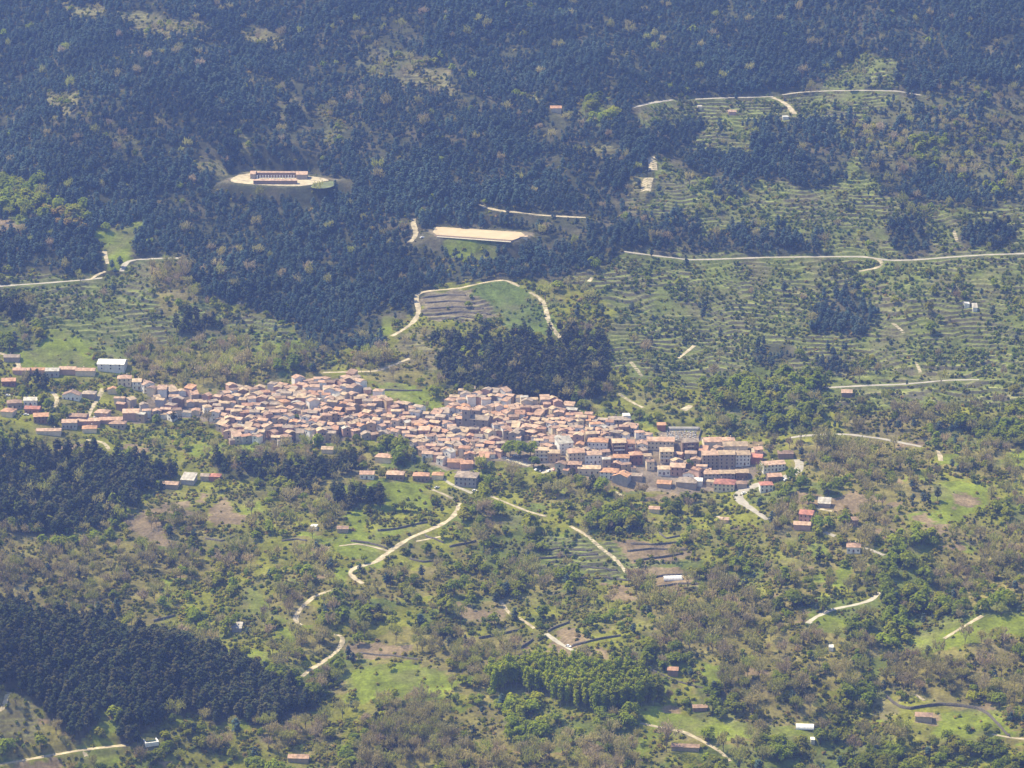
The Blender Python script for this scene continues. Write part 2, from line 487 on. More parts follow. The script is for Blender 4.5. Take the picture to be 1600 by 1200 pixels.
def solid(name, col, var=.22, scale=.35, rough=.85, rnd=.15, coords='Object', dark=None, stripes=None):
    """matte material: colour broken up by two noises, each object a little lighter or darker"""
    m, n, l, o = new_mat(name)
    b = n.new('ShaderNodeBsdfPrincipled')
    b.inputs['Roughness'].default_value = rough
    tc = n.new('ShaderNodeTexCoord')
    no = n.new('ShaderNodeTexNoise'); no.inputs['Scale'].default_value = scale; no.inputs['Detail'].default_value = 4
    l.new(tc.outputs[coords], no.inputs['Vector'])
    ramp = n.new('ShaderNodeValToRGB')
    d = dark or tuple(c * (1 - var * 1.6) for c in col)
    ramp.color_ramp.elements[0].position, ramp.color_ramp.elements[1].position = .3, .7
    ramp.color_ramp.elements[0].color = (*d, 1)
    ramp.color_ramp.elements[1].color = (*[min(1, c * (1 + var)) for c in col], 1)
    l.new(no.outputs['Fac'], ramp.inputs['Fac'])
    oi = n.new('ShaderNodeObjectInfo')
    mr = n.new('ShaderNodeMapRange'); mr.inputs['To Min'].default_value = 1 - rnd; mr.inputs['To Max'].default_value = 1 + rnd
    l.new(oi.outputs['Random'], mr.inputs['Value'])
    mx = n.new('ShaderNodeVectorMath'); mx.operation = 'SCALE'
    l.new(ramp.outputs['Color'], mx.inputs[0]); l.new(mr.outputs['Result'], mx.inputs['Scale'])
    src = mx.outputs[0]
    if stripes:
        wv = n.new('ShaderNodeTexWave'); wv.inputs['Scale'].default_value = stripes; wv.inputs['Distortion'].default_value = .6
        wv.bands_direction = 'X'
        l.new(tc.outputs['Object'], wv.inputs['Vector'])
        m2 = n.new('ShaderNodeMapRange'); m2.inputs['To Min'].default_value = .82; m2.inputs['To Max'].default_value = 1.1
        l.new(wv.outputs['Fac'], m2.inputs['Value'])
        s2 = n.new('ShaderNodeVectorMath'); s2.operation = 'SCALE'
        l.new(src, s2.inputs[0]); l.new(m2.outputs['Result'], s2.inputs['Scale'])
        src = s2.outputs[0]
    l.new(src, b.inputs['Base Color'])
    l.new(b.outputs['BSDF'], o.inputs['Surface'])
    return m

def leaf(name, cols, trans=.3):
    """foliage: every plant takes its own colour from the ramp, leaves let some light through"""
    m, n, l, o = new_mat(name)
    oi = n.new('ShaderNodeObjectInfo')
    ramp = n.new('ShaderNodeValToRGB')
    e = ramp.color_ramp.elements
    while len(e) < len(cols):
        e.new(.5)
    for k, c in enumerate(cols):
        e[k].position = k / (len(cols) - 1); e[k].color = (*c, 1)
    l.new(oi.outputs['Random'], ramp.inputs['Fac'])
    tc = n.new('ShaderNodeTexCoord')
    no = n.new('ShaderNodeTexNoise'); no.inputs['Scale'].default_value = .9; no.inputs['Detail'].default_value = 2
    l.new(tc.outputs['Object'], no.inputs['Vector'])
    mr = n.new('ShaderNodeMapRange'); mr.inputs['From Min'].default_value = .3; mr.inputs['From Max'].default_value = .7
    mr.inputs['To Min'].default_value = .7; mr.inputs['To Max'].default_value = 1.3
    l.new(no.outputs['Fac'], mr.inputs['Value'])
    n2 = n.new('ShaderNodeTexNoise'); n2.inputs['Scale'].default_value = .016; n2.inputs['Detail'].default_value = 4
    l.new(oi.outputs['Location'], n2.inputs['Vector'])
    m2 = n.new('ShaderNodeMapRange'); m2.inputs['From Min'].default_value = .34; m2.inputs['From Max'].default_value = .66
    m2.inputs['To Min'].default_value = .72; m2.inputs['To Max'].default_value = 1.3
    l.new(n2.outputs['Fac'], m2.inputs['Value'])
    mm = n.new('ShaderNodeMath'); mm.operation = 'MULTIPLY'
    l.new(mr.outputs['Result'], mm.inputs[0]); l.new(m2.outputs['Result'], mm.inputs[1])
    mx = n.new('ShaderNodeVectorMath'); mx.operation = 'SCALE'
    l.new(ramp.outputs['Color'], mx.inputs[0]); l.new(mm.outputs[0], mx.inputs['Scale'])
    d = n.new('ShaderNodeBsdfDiffuse'); t = n.new('ShaderNodeBsdfTranslucent'); ms = n.new('ShaderNodeMixShader')
    ms.inputs[0].default_value = trans
    l.new(mx.outputs[0], d.inputs['Color']); l.new(mx.outputs[0], t.inputs['Color'])
    l.new(d.outputs[0], ms.inputs[1]); l.new(t.outputs[0], ms.inputs[2]); l.new(ms.outputs[0], o.inputs['Surface'])
    return m

M_pine = leaf('haze_tinted_needles', [(.060, .100, .090), (.072, .112, .092), (.056, .098, .096), (.086, .116, .088), (.074, .102, .082)], .35)  # needle colour pushed towards blue, painting in part of the distance haze
M_pinedark = leaf('dark_pine_needles', [(.036, .050, .020), (.056, .066, .024), (.032, .046, .022), (.075, .074, .030), (.05, .052, .022)], .15)
M_leafy = leaf('fresh_leaves', [(.180, .235, .014), (.225, .275, .018), (.190, .230, .018), (.270, .280, .020), (.135, .190, .018), (.26, .24, .03)], .5)
M_poplar = leaf('poplar_leaves', [(.220, .275, .010), (.260, .290, .012), (.195, .255, .012), (.275, .275, .014)], .5)
M_twig = leaf('bare_twigs', [(.36, .285, .18), (.33, .30, .11), (.37, .31, .12), (.32, .34, .05), (.36, .27, .16), (.31, .34, .045), (.32, .255, .15), (.33, .35, .06)], .45)
M_bush = leaf('scrub_leaves', [(.150, .170, .018), (.210, .215, .020), (.120, .145, .018), (.250, .235, .028), (.26, .21, .05), (.175, .200, .016), (.28, .20, .08)], .45)
M_vine = leaf('orchard_leaves', [(.115, .165, .026), (.160, .205, .034), (.095, .140, .028), (.185, .210, .04), (.19, .18, .06)], .4)
M_amber = leaf('amber_spring_leaves', [(.25, .20, .04), (.30, .215, .06), (.28, .24, .035), (.27, .17, .07)], .45)
M_bark = solid('bark', (.13, .10, .075), .3, 1.2)
M_palebark = solid('pale_bark', (.28, .25, .21), .3, 1.2)

def terrain_material():
    m, n, l, o = new_mat('hillside')
    at_ = n.new('ShaderNodeAttribute'); at_.attribute_name = 'cover'
    geo = n.new('ShaderNodeNewGeometry')
    n1 = n.new('ShaderNodeTexNoise'); n1.inputs['Scale'].default_value = .09; n1.inputs['Detail'].default_value = 6; n1.inputs['Roughness'].default_value = .65
    n2 = n.new('ShaderNodeTexNoise'); n2.inputs['Scale'].default_value = .5; n2.inputs['Detail'].default_value = 3
    l.new(geo.outputs['Position'], n1.inputs['Vector']); l.new(geo.outputs['Position'], n2.inputs['Vector'])
    r1 = n.new('ShaderNodeMapRange'); r1.inputs['From Min'].default_value = .32; r1.inputs['From Max'].default_value = .68
    r1.inputs['To Min'].default_value = .62; r1.inputs['To Max'].default_value = 1.35
    r2 = n.new('ShaderNodeMapRange'); r2.inputs['From Min'].default_value = .3; r2.inputs['From Max'].default_value = .7
    r2.inputs['To Min'].default_value = .75; r2.inputs['To Max'].default_value = 1.25
    l.new(n1.outputs['Fac'], r1.inputs['Value']); l.new(n2.outputs['Fac'], r2.inputs['Value'])
    mu = n.new('ShaderNodeMath'); mu.operation = 'MULTIPLY'
    l.new(r1.outputs['Result'], mu.inputs[0]); l.new(r2.outputs['Result'], mu.inputs[1])
    # drifts of drier, browner turf
    n3 = n.new('ShaderNodeTexNoise'); n3.inputs['Scale'].default_value = .035; n3.inputs['Detail'].default_value = 5
    l.new(geo.outputs['Position'], n3.inputs['Vector'])
    r3 = n.new('ShaderNodeMapRange'); r3.inputs['From Min'].default_value = .48; r3.inputs['From Max'].default_value = .66
    r3.inputs['To Min'].default_value = 0; r3.inputs['To Max'].default_value = .5
    l.new(n3.outputs['Fac'], r3.inputs['Value'])
    mix = n.new('ShaderNodeMix'); mix.data_type = 'RGBA'
    l.new(r3.outputs['Result'], mix.inputs['Factor']); l.new(at_.outputs['Color'], mix.inputs['A'])
    mix.inputs['B'].default_value = (.20, .165, .10, 1)
    sc = n.new('ShaderNodeVectorMath'); sc.operation = 'SCALE'
    l.new(mix.outputs['Result'], sc.inputs[0]); l.new(mu.outputs[0], sc.inputs['Scale'])
    d = n.new('ShaderNodeBsdfDiffuse'); d.inputs['Roughness'].default_value = 1
    l.new(sc.outputs[0], d.inputs['Color']); l.new(d.outputs[0], o.inputs['Surface'])
    return m

# ------------------------------------------------------------------ build helpers
def tag(o, label=None, cat=None, group=None, kind=None):
    for k, v in (('label', label), ('category', cat), ('group', group), ('kind', kind)):
        if v:
            o[k] = v
    return o

def mesh_np(name, V, Fq, mats=(), mi=None, smooth_=False):
    V = np.asarray(V, np.float32); Fq = np.asarray(Fq, np.int32)
    me = bpy.data.meshes.new(name)
    me.vertices.add(len(V)); me.vertices.foreach_set('co', V.ravel())
    k = Fq.shape[1]
    me.loops.add(Fq.size); me.loops.foreach_set('vertex_index', Fq.ravel())
    me.polygons.add(len(Fq))
    me.polygons.foreach_set('loop_start', np.arange(0, Fq.size, k, dtype=np.int32))
    me.polygons.foreach_set('loop_total', np.full(len(Fq), k, np.int32))
    for m in mats:
        me.materials.append(m)
    if mi is not None:
        me.polygons.foreach_set('material_index', np.asarray(mi, np.int32))
    if smooth_:
        me.polygons.foreach_set('use_smooth', np.ones(len(Fq), bool))
    me.update(calc_edges=True)
    return me

def link(name, me, parent=None, loc=None, rotz=0, scale=None):
    o = bpy.data.objects.new(name, me)
    COL.objects.link(o)
    if loc is not None:
        o.location = loc
    if rotz:
        o.rotation_euler = (0, 0, rotz)
    if scale is not None:
        o.scale = scale
    if parent is not None:
        o.parent = parent
    return o

def empty(name, loc, rotz=0):
    o = bpy.data.objects.new(name, None)
    o.empty_display_size = .5
    COL.objects.link(o)
    o.location = loc
    o.rotation_euler = (0, 0, rotz)
    return o

class MB:
    """collects polygons for one mesh"""
    def __init__(s):
        s.v, s.f = [], []
    def poly(s, pts):
        k = len(s.v); s.v += [tuple(p) for p in pts]; s.f.append(tuple(range(k, k + len(pts))))
    def box(s, c, size, rot=0):
        cx, cy, cz = c; a, b, h = size[0] / 2, size[1] / 2, size[2] / 2
        co, si = math.cos(rot), math.sin(rot)
        P = [(cx + x * co - y * si, cy + x * si + y * co, cz + z) for z in (-h, h) for x, y in ((-a, -b), (a, -b), (a, b), (-a, b))]
        k = len(s.v); s.v += P
        s.f += [tuple(k + i for i in q) for q in ((3, 2, 1, 0), (4, 5, 6, 7), (0, 1, 5, 4), (1, 2, 6, 5), (2, 3, 7, 6), (3, 0, 4, 7))]
    def prism(s, ring, z0, z1):
        k, n = len(s.v), len(ring)
        s.v += [(x, y, z0) for x, y in ring] + [(x, y, z1) for x, y in ring]
        s.f.append(tuple(range(k + n - 1, k - 1, -1))); s.f.append(tuple(range(k + n, k + 2 * n)))
        for i in range(n):
            j = (i + 1) % n
            s.f.append((k + i, k + j, k + n + j, k + n + i))
    def slab(s, quad, th):
        """a sheet with thickness th hung below the quad's plane"""
        q = [Vector(p) for p in quad]
        nrm = (q[1] - q[0]).cross(q[-1] - q[0]).normalized()
        low = [p - nrm * th for p in q]
        k, n = len(s.v), len(q)
        s.v += [tuple(p) for p in q] + [tuple(p) for p in low]
        s.f.append(tuple(range(k, k + n))); s.f.append(tuple(range(k + 2 * n - 1, k + n - 1, -1)))
        for i in range(n):
            j = (i + 1) % n
            s.f.append((k + i, k + n + i, k + n + j, k + j))
    def mesh(s, name, mat):
        me = bpy.data.meshes.new(name)
        me.from_pydata(s.v, [], s.f)
        me.materials.append(mat)
        me.update()
        return me

# ------------------------------------------------------------------ the ground sheet
cov = cover_at(PX + 6 * fbm(XX / 9, YY / 12, 101, 2), PY + 3 * fbm(XX / 9, YY / 12, 102, 2))
CCOL = {'P': (.085, .088, .042), 'p': (.150, .150, .065), 'K': (.120, .125, .042), 'W': (.230, .210, .085), 'T': (.165, .190, .048),
        'S': (.225, .230, .032), 'B': (.235, .210, .062), 'G': (.145, .175, .036), 'Y': (.14, .15, .035), 'M': (.205, .245, .030),
        'E': (.285, .215, .12), 'V': (.25, .205, .15), 'N': (.24, .20, .13), 'D': (.100, .092, .050), 'O': (.150, .195, .045), 'H': (.160, .190, .042), 'F': (.24, .20, .125)}
table = np.array([CCOL[c] for c in CLS], np.float32)
colr = table[cov]
soft = (.85 + .3 * (fbm(XX / 26, YY / 22, 111, 3) + 1) / 2)[..., None]
colr = colr * soft
# retaining walls of the terraces are stone, darkened to paint in their shade; their edge a strip of dry pale grass
hasst = smooth((fbm(XX / 30, YY / 30, 121, 2) + .6) / .6)
colr = colr * (1 - (riser * .8 * hasst)[..., None]) + np.array([.115, .105, .08]) * (riser * .8 * hasst)[..., None]
colr = colr * (1 - (lip * .7)[..., None]) + np.array([.36, .36, .13]) * (lip * .7)[..., None]
nx, ny = len(GX), len(GY)
idx = np.arange(nx * ny).reshape(ny, nx)
quads = np.stack([idx[:-1, :-1], idx[:-1, 1:], idx[1:, 1:], idx[1:, :-1]], -1).reshape(-1, 4)
me = mesh_np('ground', np.stack([XX, YY, Z], -1).reshape(-1, 3), quads, [terrain_material()], smooth_=True)
ca = me.color_attributes.new('cover', 'FLOAT_COLOR', 'POINT')
ca.data.foreach_set('color', np.concatenate([colr, np.ones((*colr.shape[:2], 1))], -1).astype(np.float32).ravel())
tag(link('ground', me), kind='structure')

# ------------------------------------------------------------------ roads as draped strips
M_dirt = solid('pale_dirt_track', (.37, .315, .20), .3, .22, rnd=.08)
M_pave = solid('pale_concrete_paving', (.36, .33, .25), .15, .22, rnd=.06)
M_asph = solid('worn_pale_asphalt', (.31, .285, .23), .14, .22, rnd=.05)
RM = {'dirt_track': M_dirt, 'paved_lane': M_pave, 'paved_road': M_asph}
for kind, width, w in road_samples:
    t = np.gradient(w[:, :2], axis=0)
    t /= np.linalg.norm(t, axis=1)[:, None] + 1e-9
    nrm = np.stack([-t[:, 1], t[:, 0]], 1)
    s = np.arange(len(w))
    wid = width / 2 * (1 + .16 * vnoise(s / 1.7, s * 0 + 3.3, 77) + .22 * vnoise(s / 4.0, s * 0 + width * 7, int(w[0, 0]) & 255))
    rows = []
    for f in (-1, -.5, 0, .5, 1):
        p = w[:, :2] + nrm * (wid * f)[:, None]
        z = np.maximum(ground(p[:, 0], p[:, 1]), w[:, 2] - .35) + .14 + .05 * (1 - abs(f))
        rows.append(np.column_stack([p, z]))
    V = np.stack(rows, 1).reshape(-1, 3)
    n = len(w)
    ii = np.arange(n * 5).reshape(n, 5)
    q = np.stack([ii[:-1, :-1], ii[:-1, 1:], ii[1:, 1:], ii[1:, :-1]], -1).reshape(-1, 4)
    tag(link(kind, mesh_np(kind, V, q[:, ::-1], [RM[kind]], smooth_=True)), kind='structure')

# ------------------------------------------------------------------ plants: prototypes
def rand_dirs(n, r):
    v = r.normal(size=(n, 3))
    return v / np.linalg.norm(v, axis=1)[:, None]

def leaf_quads(C, size, r, flat=0.45, aspect=1.0):
    """one small quad per centre; leaves face outwards from the crown and up, each turned a little at random"""
    n = len(C)
    out = C - np.array([C[:, 0].mean(), C[:, 1].mean(), C[:, 2].min() * .6 + C[:, 2].mean() * .4])
    out /= np.linalg.norm(out, axis=1)[:, None] + 1e-9
    nrm = out * .85 + .62 * rand_dirs(n, r)
    nrm[:, 2] += flat
    nrm /= np.linalg.norm(nrm, axis=1)[:, None]
    a = np.cross(nrm, rand_dirs(n, r)); a /= np.linalg.norm(a, axis=1)[:, None] + 1e-9
    b = np.cross(nrm, a)
    s = (size * r.uniform(.65, 1.35, n))[:, None]
    a, b = a * s * .5, b * s * .5 * aspect
    V = np.stack([C - a - b * .6, C + a * .7 - b, C + a + b * .7, C - a * .6 + b], 1).reshape(-1, 3)
    return V, np.arange(4 * n).reshape(n, 4)

def tube(p0, p1, r0, r1, k=5):
    p0, p1 = np.array(p0, float), np.array(p1, float)
    d = p1 - p0; d /= np.linalg.norm(d)
    u = np.cross(d, [.3, .9, .2]); u /= np.linalg.norm(u); w = np.cross(d, u)
    an = np.arange(k) * 2 * np.pi / k
    ring = np.cos(an)[:, None] * u + np.sin(an)[:, None] * w
    V = np.concatenate([p0 + ring * r0, p1 + ring * r1])
    F = np.array([[i, (i + 1) % k, k + (i + 1) % k, k + i] for i in range(k)])
    return V, F

def merge(parts):
    V, F, k = [], [], 0
    for v, f in parts:
        V.append(v); F.append(f + k); k += len(v)
    return np.concatenate(V), np.concatenate(F)

def lobes(cs, rs, n, r):
    """points spread through a heap of ellipsoidal lobes, denser towards their skins"""
    w = np.array([a * b * c for a, b, c in rs]) ** .67
    pick = r.choice(len(cs), n, p=w / w.sum())
    d = rand_dirs(n, r) * (r.uniform(.2, 1, n) ** .35)[:, None]
    return np.array(cs)[pick] + d * np.array(rs)[pick]

def pine_parts(r, n, size):
    H = r.uniform(10.5, 13.5); base = H * r.uniform(.26, .4)
    lean = r.normal(0, .25, 2)
    cs, rs = [], []
    for k in range(int(r.integers(11, 15))):
        t = (k + .5) / 13 + r.normal(0, .03)
        t = min(max(t, 0), 1)
        rad = 2.75 * (1 - t ** 2.2) ** .6 * min(1, .5 + t * 2.0) + .25
        an = k * 2.4 + r.normal(0, .5)
        cs.append((lean[0] * t + rad * .62 * math.cos(an), lean[1] * t + rad * .62 * math.sin(an), base + (H - base - .6) * t))
        q = .75 + rad * .36
        rs.append((q, q, q * .62))
    cs.append((lean[0], lean[1], H - .7)); rs.append((1.2, 1.2, .8))
    crown = leaf_quads(lobes(cs, rs, n, r), size, r, .5)
    limbs = [tube((0, 0, -1.2), (lean[0] * .3, lean[1] * .3, base + 1), .26, .2), tube((lean[0] * .3, lean[1] * .3, base + 1), (lean[0], lean[1], H - 1.5), .2, .05)]
    for k in range(0, 8, 2):
        limbs.append(tube((lean[0] * .4, lean[1] * .4, cs[k][2] - .6), cs[k], .07, .03, 4))
    return crown, merge(limbs)

def leafy_parts(r, n, size, tall=1.0):
    H = r.uniform(6.5, 9.0) * tall
    cs, rs = [], []
    R = H * .43
    for k in range(int(r.integers(10, 15))):
        d = rand_dirs(1, r)[0]; d[2] = abs(d[2]) * 1.1 - .3
        cs.append((d[0] * R * .75, d[1] * R * .75, H * .52 + d[2] * H * .3))
        q = R * r.uniform(.36, .58)
        rs.append((q, q, q * .85))
    crown = leaf_quads(lobes(cs, rs, n, r), size, r, .5)
    limbs = [tube((0, 0, -1), (0, 0, H * .42), .24, .16)]
    for k in range(6):
        limbs.append(tube((0, 0, H * (.26 + .03 * k)), cs[k], .11, .03, 4))
    return crown, merge(limbs)

def poplar_parts(r, n, size):
    H = r.uniform(15, 18); base = H * r.uniform(.25, .36)
    cs, rs = [], []
    for k in range(13):
        t = k / 12
        rad = 2.1 * math.sin(math.pi * min(1, .25 + t * .6)) ** .55
        an = k * 2.4
        cs.append((rad * .55 * math.cos(an), rad * .55 * math.sin(an), base + (H - base - .5) * t))
        q = .55 + rad * .42
        rs.append((q, q, q * 1.05))
    crown = leaf_quads(lobes(cs, rs, n, r), size, r, .5)
    limbs = [tube((0, 0, -1), (0, 0, H * .5), .2, .13), tube((0, 0, H * .5), (0, 0, H * .93), .13, .03)]
    for k in range(1, 10, 2):
        limbs.append(tube((0, 0, cs[k][2] - 1.6), cs[k], .07, .02, 4))
    return crown, merge(limbs)

def bare_parts(r, n, size):
    H = r.uniform(9.5, 13.5)
    limbs, tips = [tube((0, 0, -1), (0, 0, H * .36), .22, .17)], []
    for k in range(8):
        an = k * 2.4 + r.normal(0, .4); el = r.uniform(.85, 1.4)
        L = H * r.uniform(.34, .52)
        p0 = np.array([0, 0, H * r.uniform(.2, .42)])
        p1 = p0 + L * np.array([math.cos(an) * math.cos(el), math.sin(an) * math.cos(el), math.sin(el)])
        limbs.append(tube(p0, p1, .11, .045, 4))
        for q in range(3):
            a2, e2 = an + r.normal(0, .9), el + r.normal(0, .4)
            p2 = p1 + H * .2 * np.array([math.cos(a2) * math.cos(e2), math.sin(a2) * math.cos(e2), abs(math.sin(e2))])
            limbs.append(tube(p1, p2, .045, .02, 3)); tips += [(p1, p2)]
    T = [tips[i] for i in r.integers(0, len(tips), n)]
    A = np.array([a for a, b in T]); B = np.array([b for a, b in T])
    c = A + (B - A) * r.uniform(.1, 1.25, n)[:, None] + r.normal(0, H * .075, (n, 3))
    d = (B - A) / np.linalg.norm(B - A, axis=1)[:, None] + .75 * rand_dirs(n, r); d[:, 2] += .35
    d /= np.linalg.norm(d, axis=1)[:, None]
    w = np.cross(d, rand_dirs(n, r)); w /= np.linalg.norm(w, axis=1)[:, None] + 1e-9
    L = (size * r.uniform(.6, 1.4, n))[:, None]; wd = (size * .13 * r.uniform(.6, 1.4, n))[:, None]
    V = np.stack([c - d * L / 2 - w * wd, c - d * L / 2 + w * wd, c + d * L / 2 + w * wd * .4, c + d * L / 2 - w * wd * .4], 1).reshape(-1, 3)
    return (V, np.arange(4 * n).reshape(n, 4)), merge(limbs)

def bush_parts(r, n, size, R=1.25, h=1.5):
    cs = [(r.normal(0, .5) * R * .6, r.normal(0, .5) * R * .6, h * r.uniform(.3, .55)) for _ in range(4)]
    rs = [(R * .62, R * .62, h * .45)] * 4
    return leaf_quads(lobes(cs, rs, n, r), size, r, .5), tube((0, 0, -.5), (0, 0, h * .5), .07, .04, 4)

def fruit_parts(r, n, size):
    return bush_parts(r, n, size, 1.9, 2.9)

PROTO = bpy.data.collections.new("prototypes")            # never linked to the scene: only copied from
def whole(name, parts, mats):
    (cv, cf), (tv, tf) = parts
    V, Fq = merge([(cv, cf), (tv, tf)])
    return mesh_np(name, V, Fq, mats, np.r_[np.zeros(len(cf), int), np.ones(len(tf), int)])

def family(name, fn, mats, count, far, near):
    """far: whole light meshes for the masses; near: (crown, trunk) meshes for single trees"""
    r = np.random.default_rng(abs(hash_name(name)))
    c = bpy.data.collections.new(name + "_kinds")
    for k in range(count):
        o = bpy.data.objects.new(name + "_kind", whole(name, fn(r, *far), mats))
        c.objects.link(o)
    pairs = []
    for k in range(count if near else 0):
        (cv, cf), (tv, tf) = fn(r, *near)
        pairs.append((mesh_np('crown', cv, cf, [mats[0]]), mesh_np('trunk', tv, tf, [mats[1]])))
    return c, pairs

def hash_name(s):
    h = 0
    for ch in s:
        h = (h * 131 + ord(ch)) % 1000003
    return h

FAM = {
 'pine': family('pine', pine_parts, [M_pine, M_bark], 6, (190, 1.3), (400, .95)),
 'leafy': family('leafy', leafy_parts, [M_leafy, M_bark], 5, (170, 1.15), (420, .8)),
 'amber': family('amber', leafy_parts, [M_amber, M_bark], 3, (170, 1.15), (420, .8)),
 'poplar': family('poplar', poplar_parts, [M_poplar, M_palebark], 5, (200, 1.1), (380, .85)),
 'pinedark': family('pinedark', pine_parts, [M_pinedark, M_bark], 6, (220, 1.25), (400, .95)),
 'bare': family('bare', bare_parts, [M_twig, M_bark], 6, (190, 1.8), (360, 1.4)),
 'bush': family('bush', bush_parts, [M_bush, M_bark], 6, (34, .85), None),
 'vine': family('vine', fruit_parts, [M_vine, M_bark], 5, (60, .95), None),
}

# ------------------------------------------------------------------ buildings
WALLC = {'white': (.70, .67, .60), 'cream': (.62, .52, .36), 'ochre': (.45, .32, .19), 'grey': (.36, .34, .31), 'stone': (.34, .28, .215),
         'pink': (.46, .29, .22), 'brick-red': (.28, .135, .10), 'brown': (.24, .165, .12)}
ROOFC = {'salmon': (.37, .235, .155), 'terracotta': (.34, .19, .115), 'orange': (.40, .22, .115), 'pinkish': (.385, .26, .175), 'tan': (.39, .29, .18),
         'russet': (.23, .15, .10), 'red': (.34, .14, .095), 'grey-brown': (.29, .23, .17), 'grey': (.36, .335, .28), 'white': (.62, .61, .56)}
WM = {k: solid(k.replace('-', '_') + '_plaster', v, .12, .5, rnd=.12) for k, v in WALLC.items()}
RFM = {k: solid(k.replace('-', '_') + '_roof_tiles', v, .3, .35, rnd=.2, stripes=None if k in ('white', 'grey') else 1.6) for k, v in ROOFC.items()}
M_glass = solid('dark_window_glass', (.045, .05, .06), .2, 1, rough=.25, rnd=.3)
M_door = solid('brown_door', (.13, .075, .045), .2, 1)
M_conc = solid('concrete', (.45, .43, .40), .15, .6)
M_stone = solid('dry_stone', (.095, .085, .07), .4, 1.0)
M_whitewash = solid('whitewash', (.80, .79, .76), .08, .6)
M_rail = solid('iron_rail', (.10, .085, .08), .2, 1)

WIN = MB(); WIN.box((0, 0, 0), (1.0, .14, 1.35)); WIN_ME = WIN.mesh('window', M_glass)
DOOR = MB(); DOOR.box((0, 0, 0), (1.3, .14, 2.3)); DOOR_ME = DOOR.mesh('door', M_door)

def roof_mesh(w, d, h, kind, pitch, over, mat):
    b = MB(); t = math.tan(math.radians(pitch)); th = .22
    W2, D2 = w / 2 + over, d / 2 + over
    if kind == 'gable':
        rz, ez = h + d / 2 * t + th, h - over * t + th
        b.slab([(-W2, -D2, ez), (W2, -D2, ez), (W2, 0, rz), (-W2, 0, rz)], th)
        b.slab([(W2, D2, ez), (-W2, D2, ez), (-W2, 0, rz), (W2, 0, rz)], th)
    elif kind == 'cross':
        rz, ez = h + w / 2 * t + th, h - over * t + th
        b.slab([(-W2, D2, ez), (-W2, -D2, ez), (0, -D2, rz), (0, D2, rz)], th)
        b.slab([(W2, -D2, ez), (W2, D2, ez), (0, D2, rz), (0, -D2, rz)], th)
    elif kind == 'hip':
        m = min(w, d) / 2; rz, ez = h + m * t + th, h - over * t + th
        if w >= d:
            r0, r1 = (-(w / 2 - m) - .01, 0, rz), ((w / 2 - m) + .01, 0, rz)
            b.slab([(-W2, -D2, ez), (W2, -D2, ez), r1, r0], th); b.slab([(W2, D2, ez), (-W2, D2, ez), r0, r1], th)
            b.slab([(W2, -D2, ez), (W2, D2, ez), r1], th); b.slab([(-W2, D2, ez), (-W2, -D2, ez), r0], th)
        else:
            r0, r1 = (0, -(d / 2 - m) - .01, rz), (0, (d / 2 - m) + .01, rz)
            b.slab([(W2, -D2, ez), (W2, D2, ez), r1, r0], th); b.slab([(-W2, D2, ez), (-W2, -D2, ez), r0, r1], th)
            b.slab([(-W2, -D2, ez), (W2, -D2, ez), r0], th); b.slab([(W2, D2, ez), (-W2, D2, ez), r1], th)
    elif kind == 'shed':
        z0, z1 = h + th, h + d * t + th
        b.slab([(-W2, -D2, z0 - over * t), (W2, -D2, z0 - over * t), (W2, D2, z1 + over * t), (-W2, D2, z1 + over * t)], th)
    else:
        b.box((0, 0, h + .14), (w + .3, d + .3, .26))
    return b.mesh('roof', mat)

def wall_mesh(w, d, h, kind, pitch, mat):
    b = MB(); t = math.tan(math.radians(pitch)); x, y, z0 = w / 2, d / 2, -3.0
    if kind == 'gable':
        ring = [(-y, z0), (y, z0), (y, h), (0, h + y * t), (-y, h)]
        k = len(b.v)
        for s in (-x, x):
            b.v += [(s, a, c) for a, c in ring]
        b.f += [(4, 3, 2, 1, 0), (5, 6, 7, 8, 9)] + [(i, (i + 1) % 5, 5 + (i + 1) % 5, 5 + i) for i in range(5)]
    elif kind == 'cross':
        ring = [(-x, z0), (x, z0), (x, h), (0, h + x * t), (-x, h)]
        for s in (-y, y):
            b.v += [(a, s, c) for a, c in ring]
        b.f += [(0, 1, 2, 3, 4), (9, 8, 7, 6, 5)] + [((i + 1) % 5, i, 5 + i, 5 + (i + 1) % 5) for i in range(5)]
    elif kind == 'shed':
        ring = [(-y, z0), (y, z0), (y, h + d * t), (-y, h)]
        for s in (-x, x):
            b.v += [(s, a, c) for a, c in ring]
        b.f += [(3, 2, 1, 0), (4, 5, 6, 7)] + [(i, (i + 1) % 4, 4 + (i + 1) % 4, 4 + i) for i in range(4)]
    else:
        b.box((0, 0, (h + z0) / 2), (w, d, h - z0))
    return b.mesh('wall', mat)

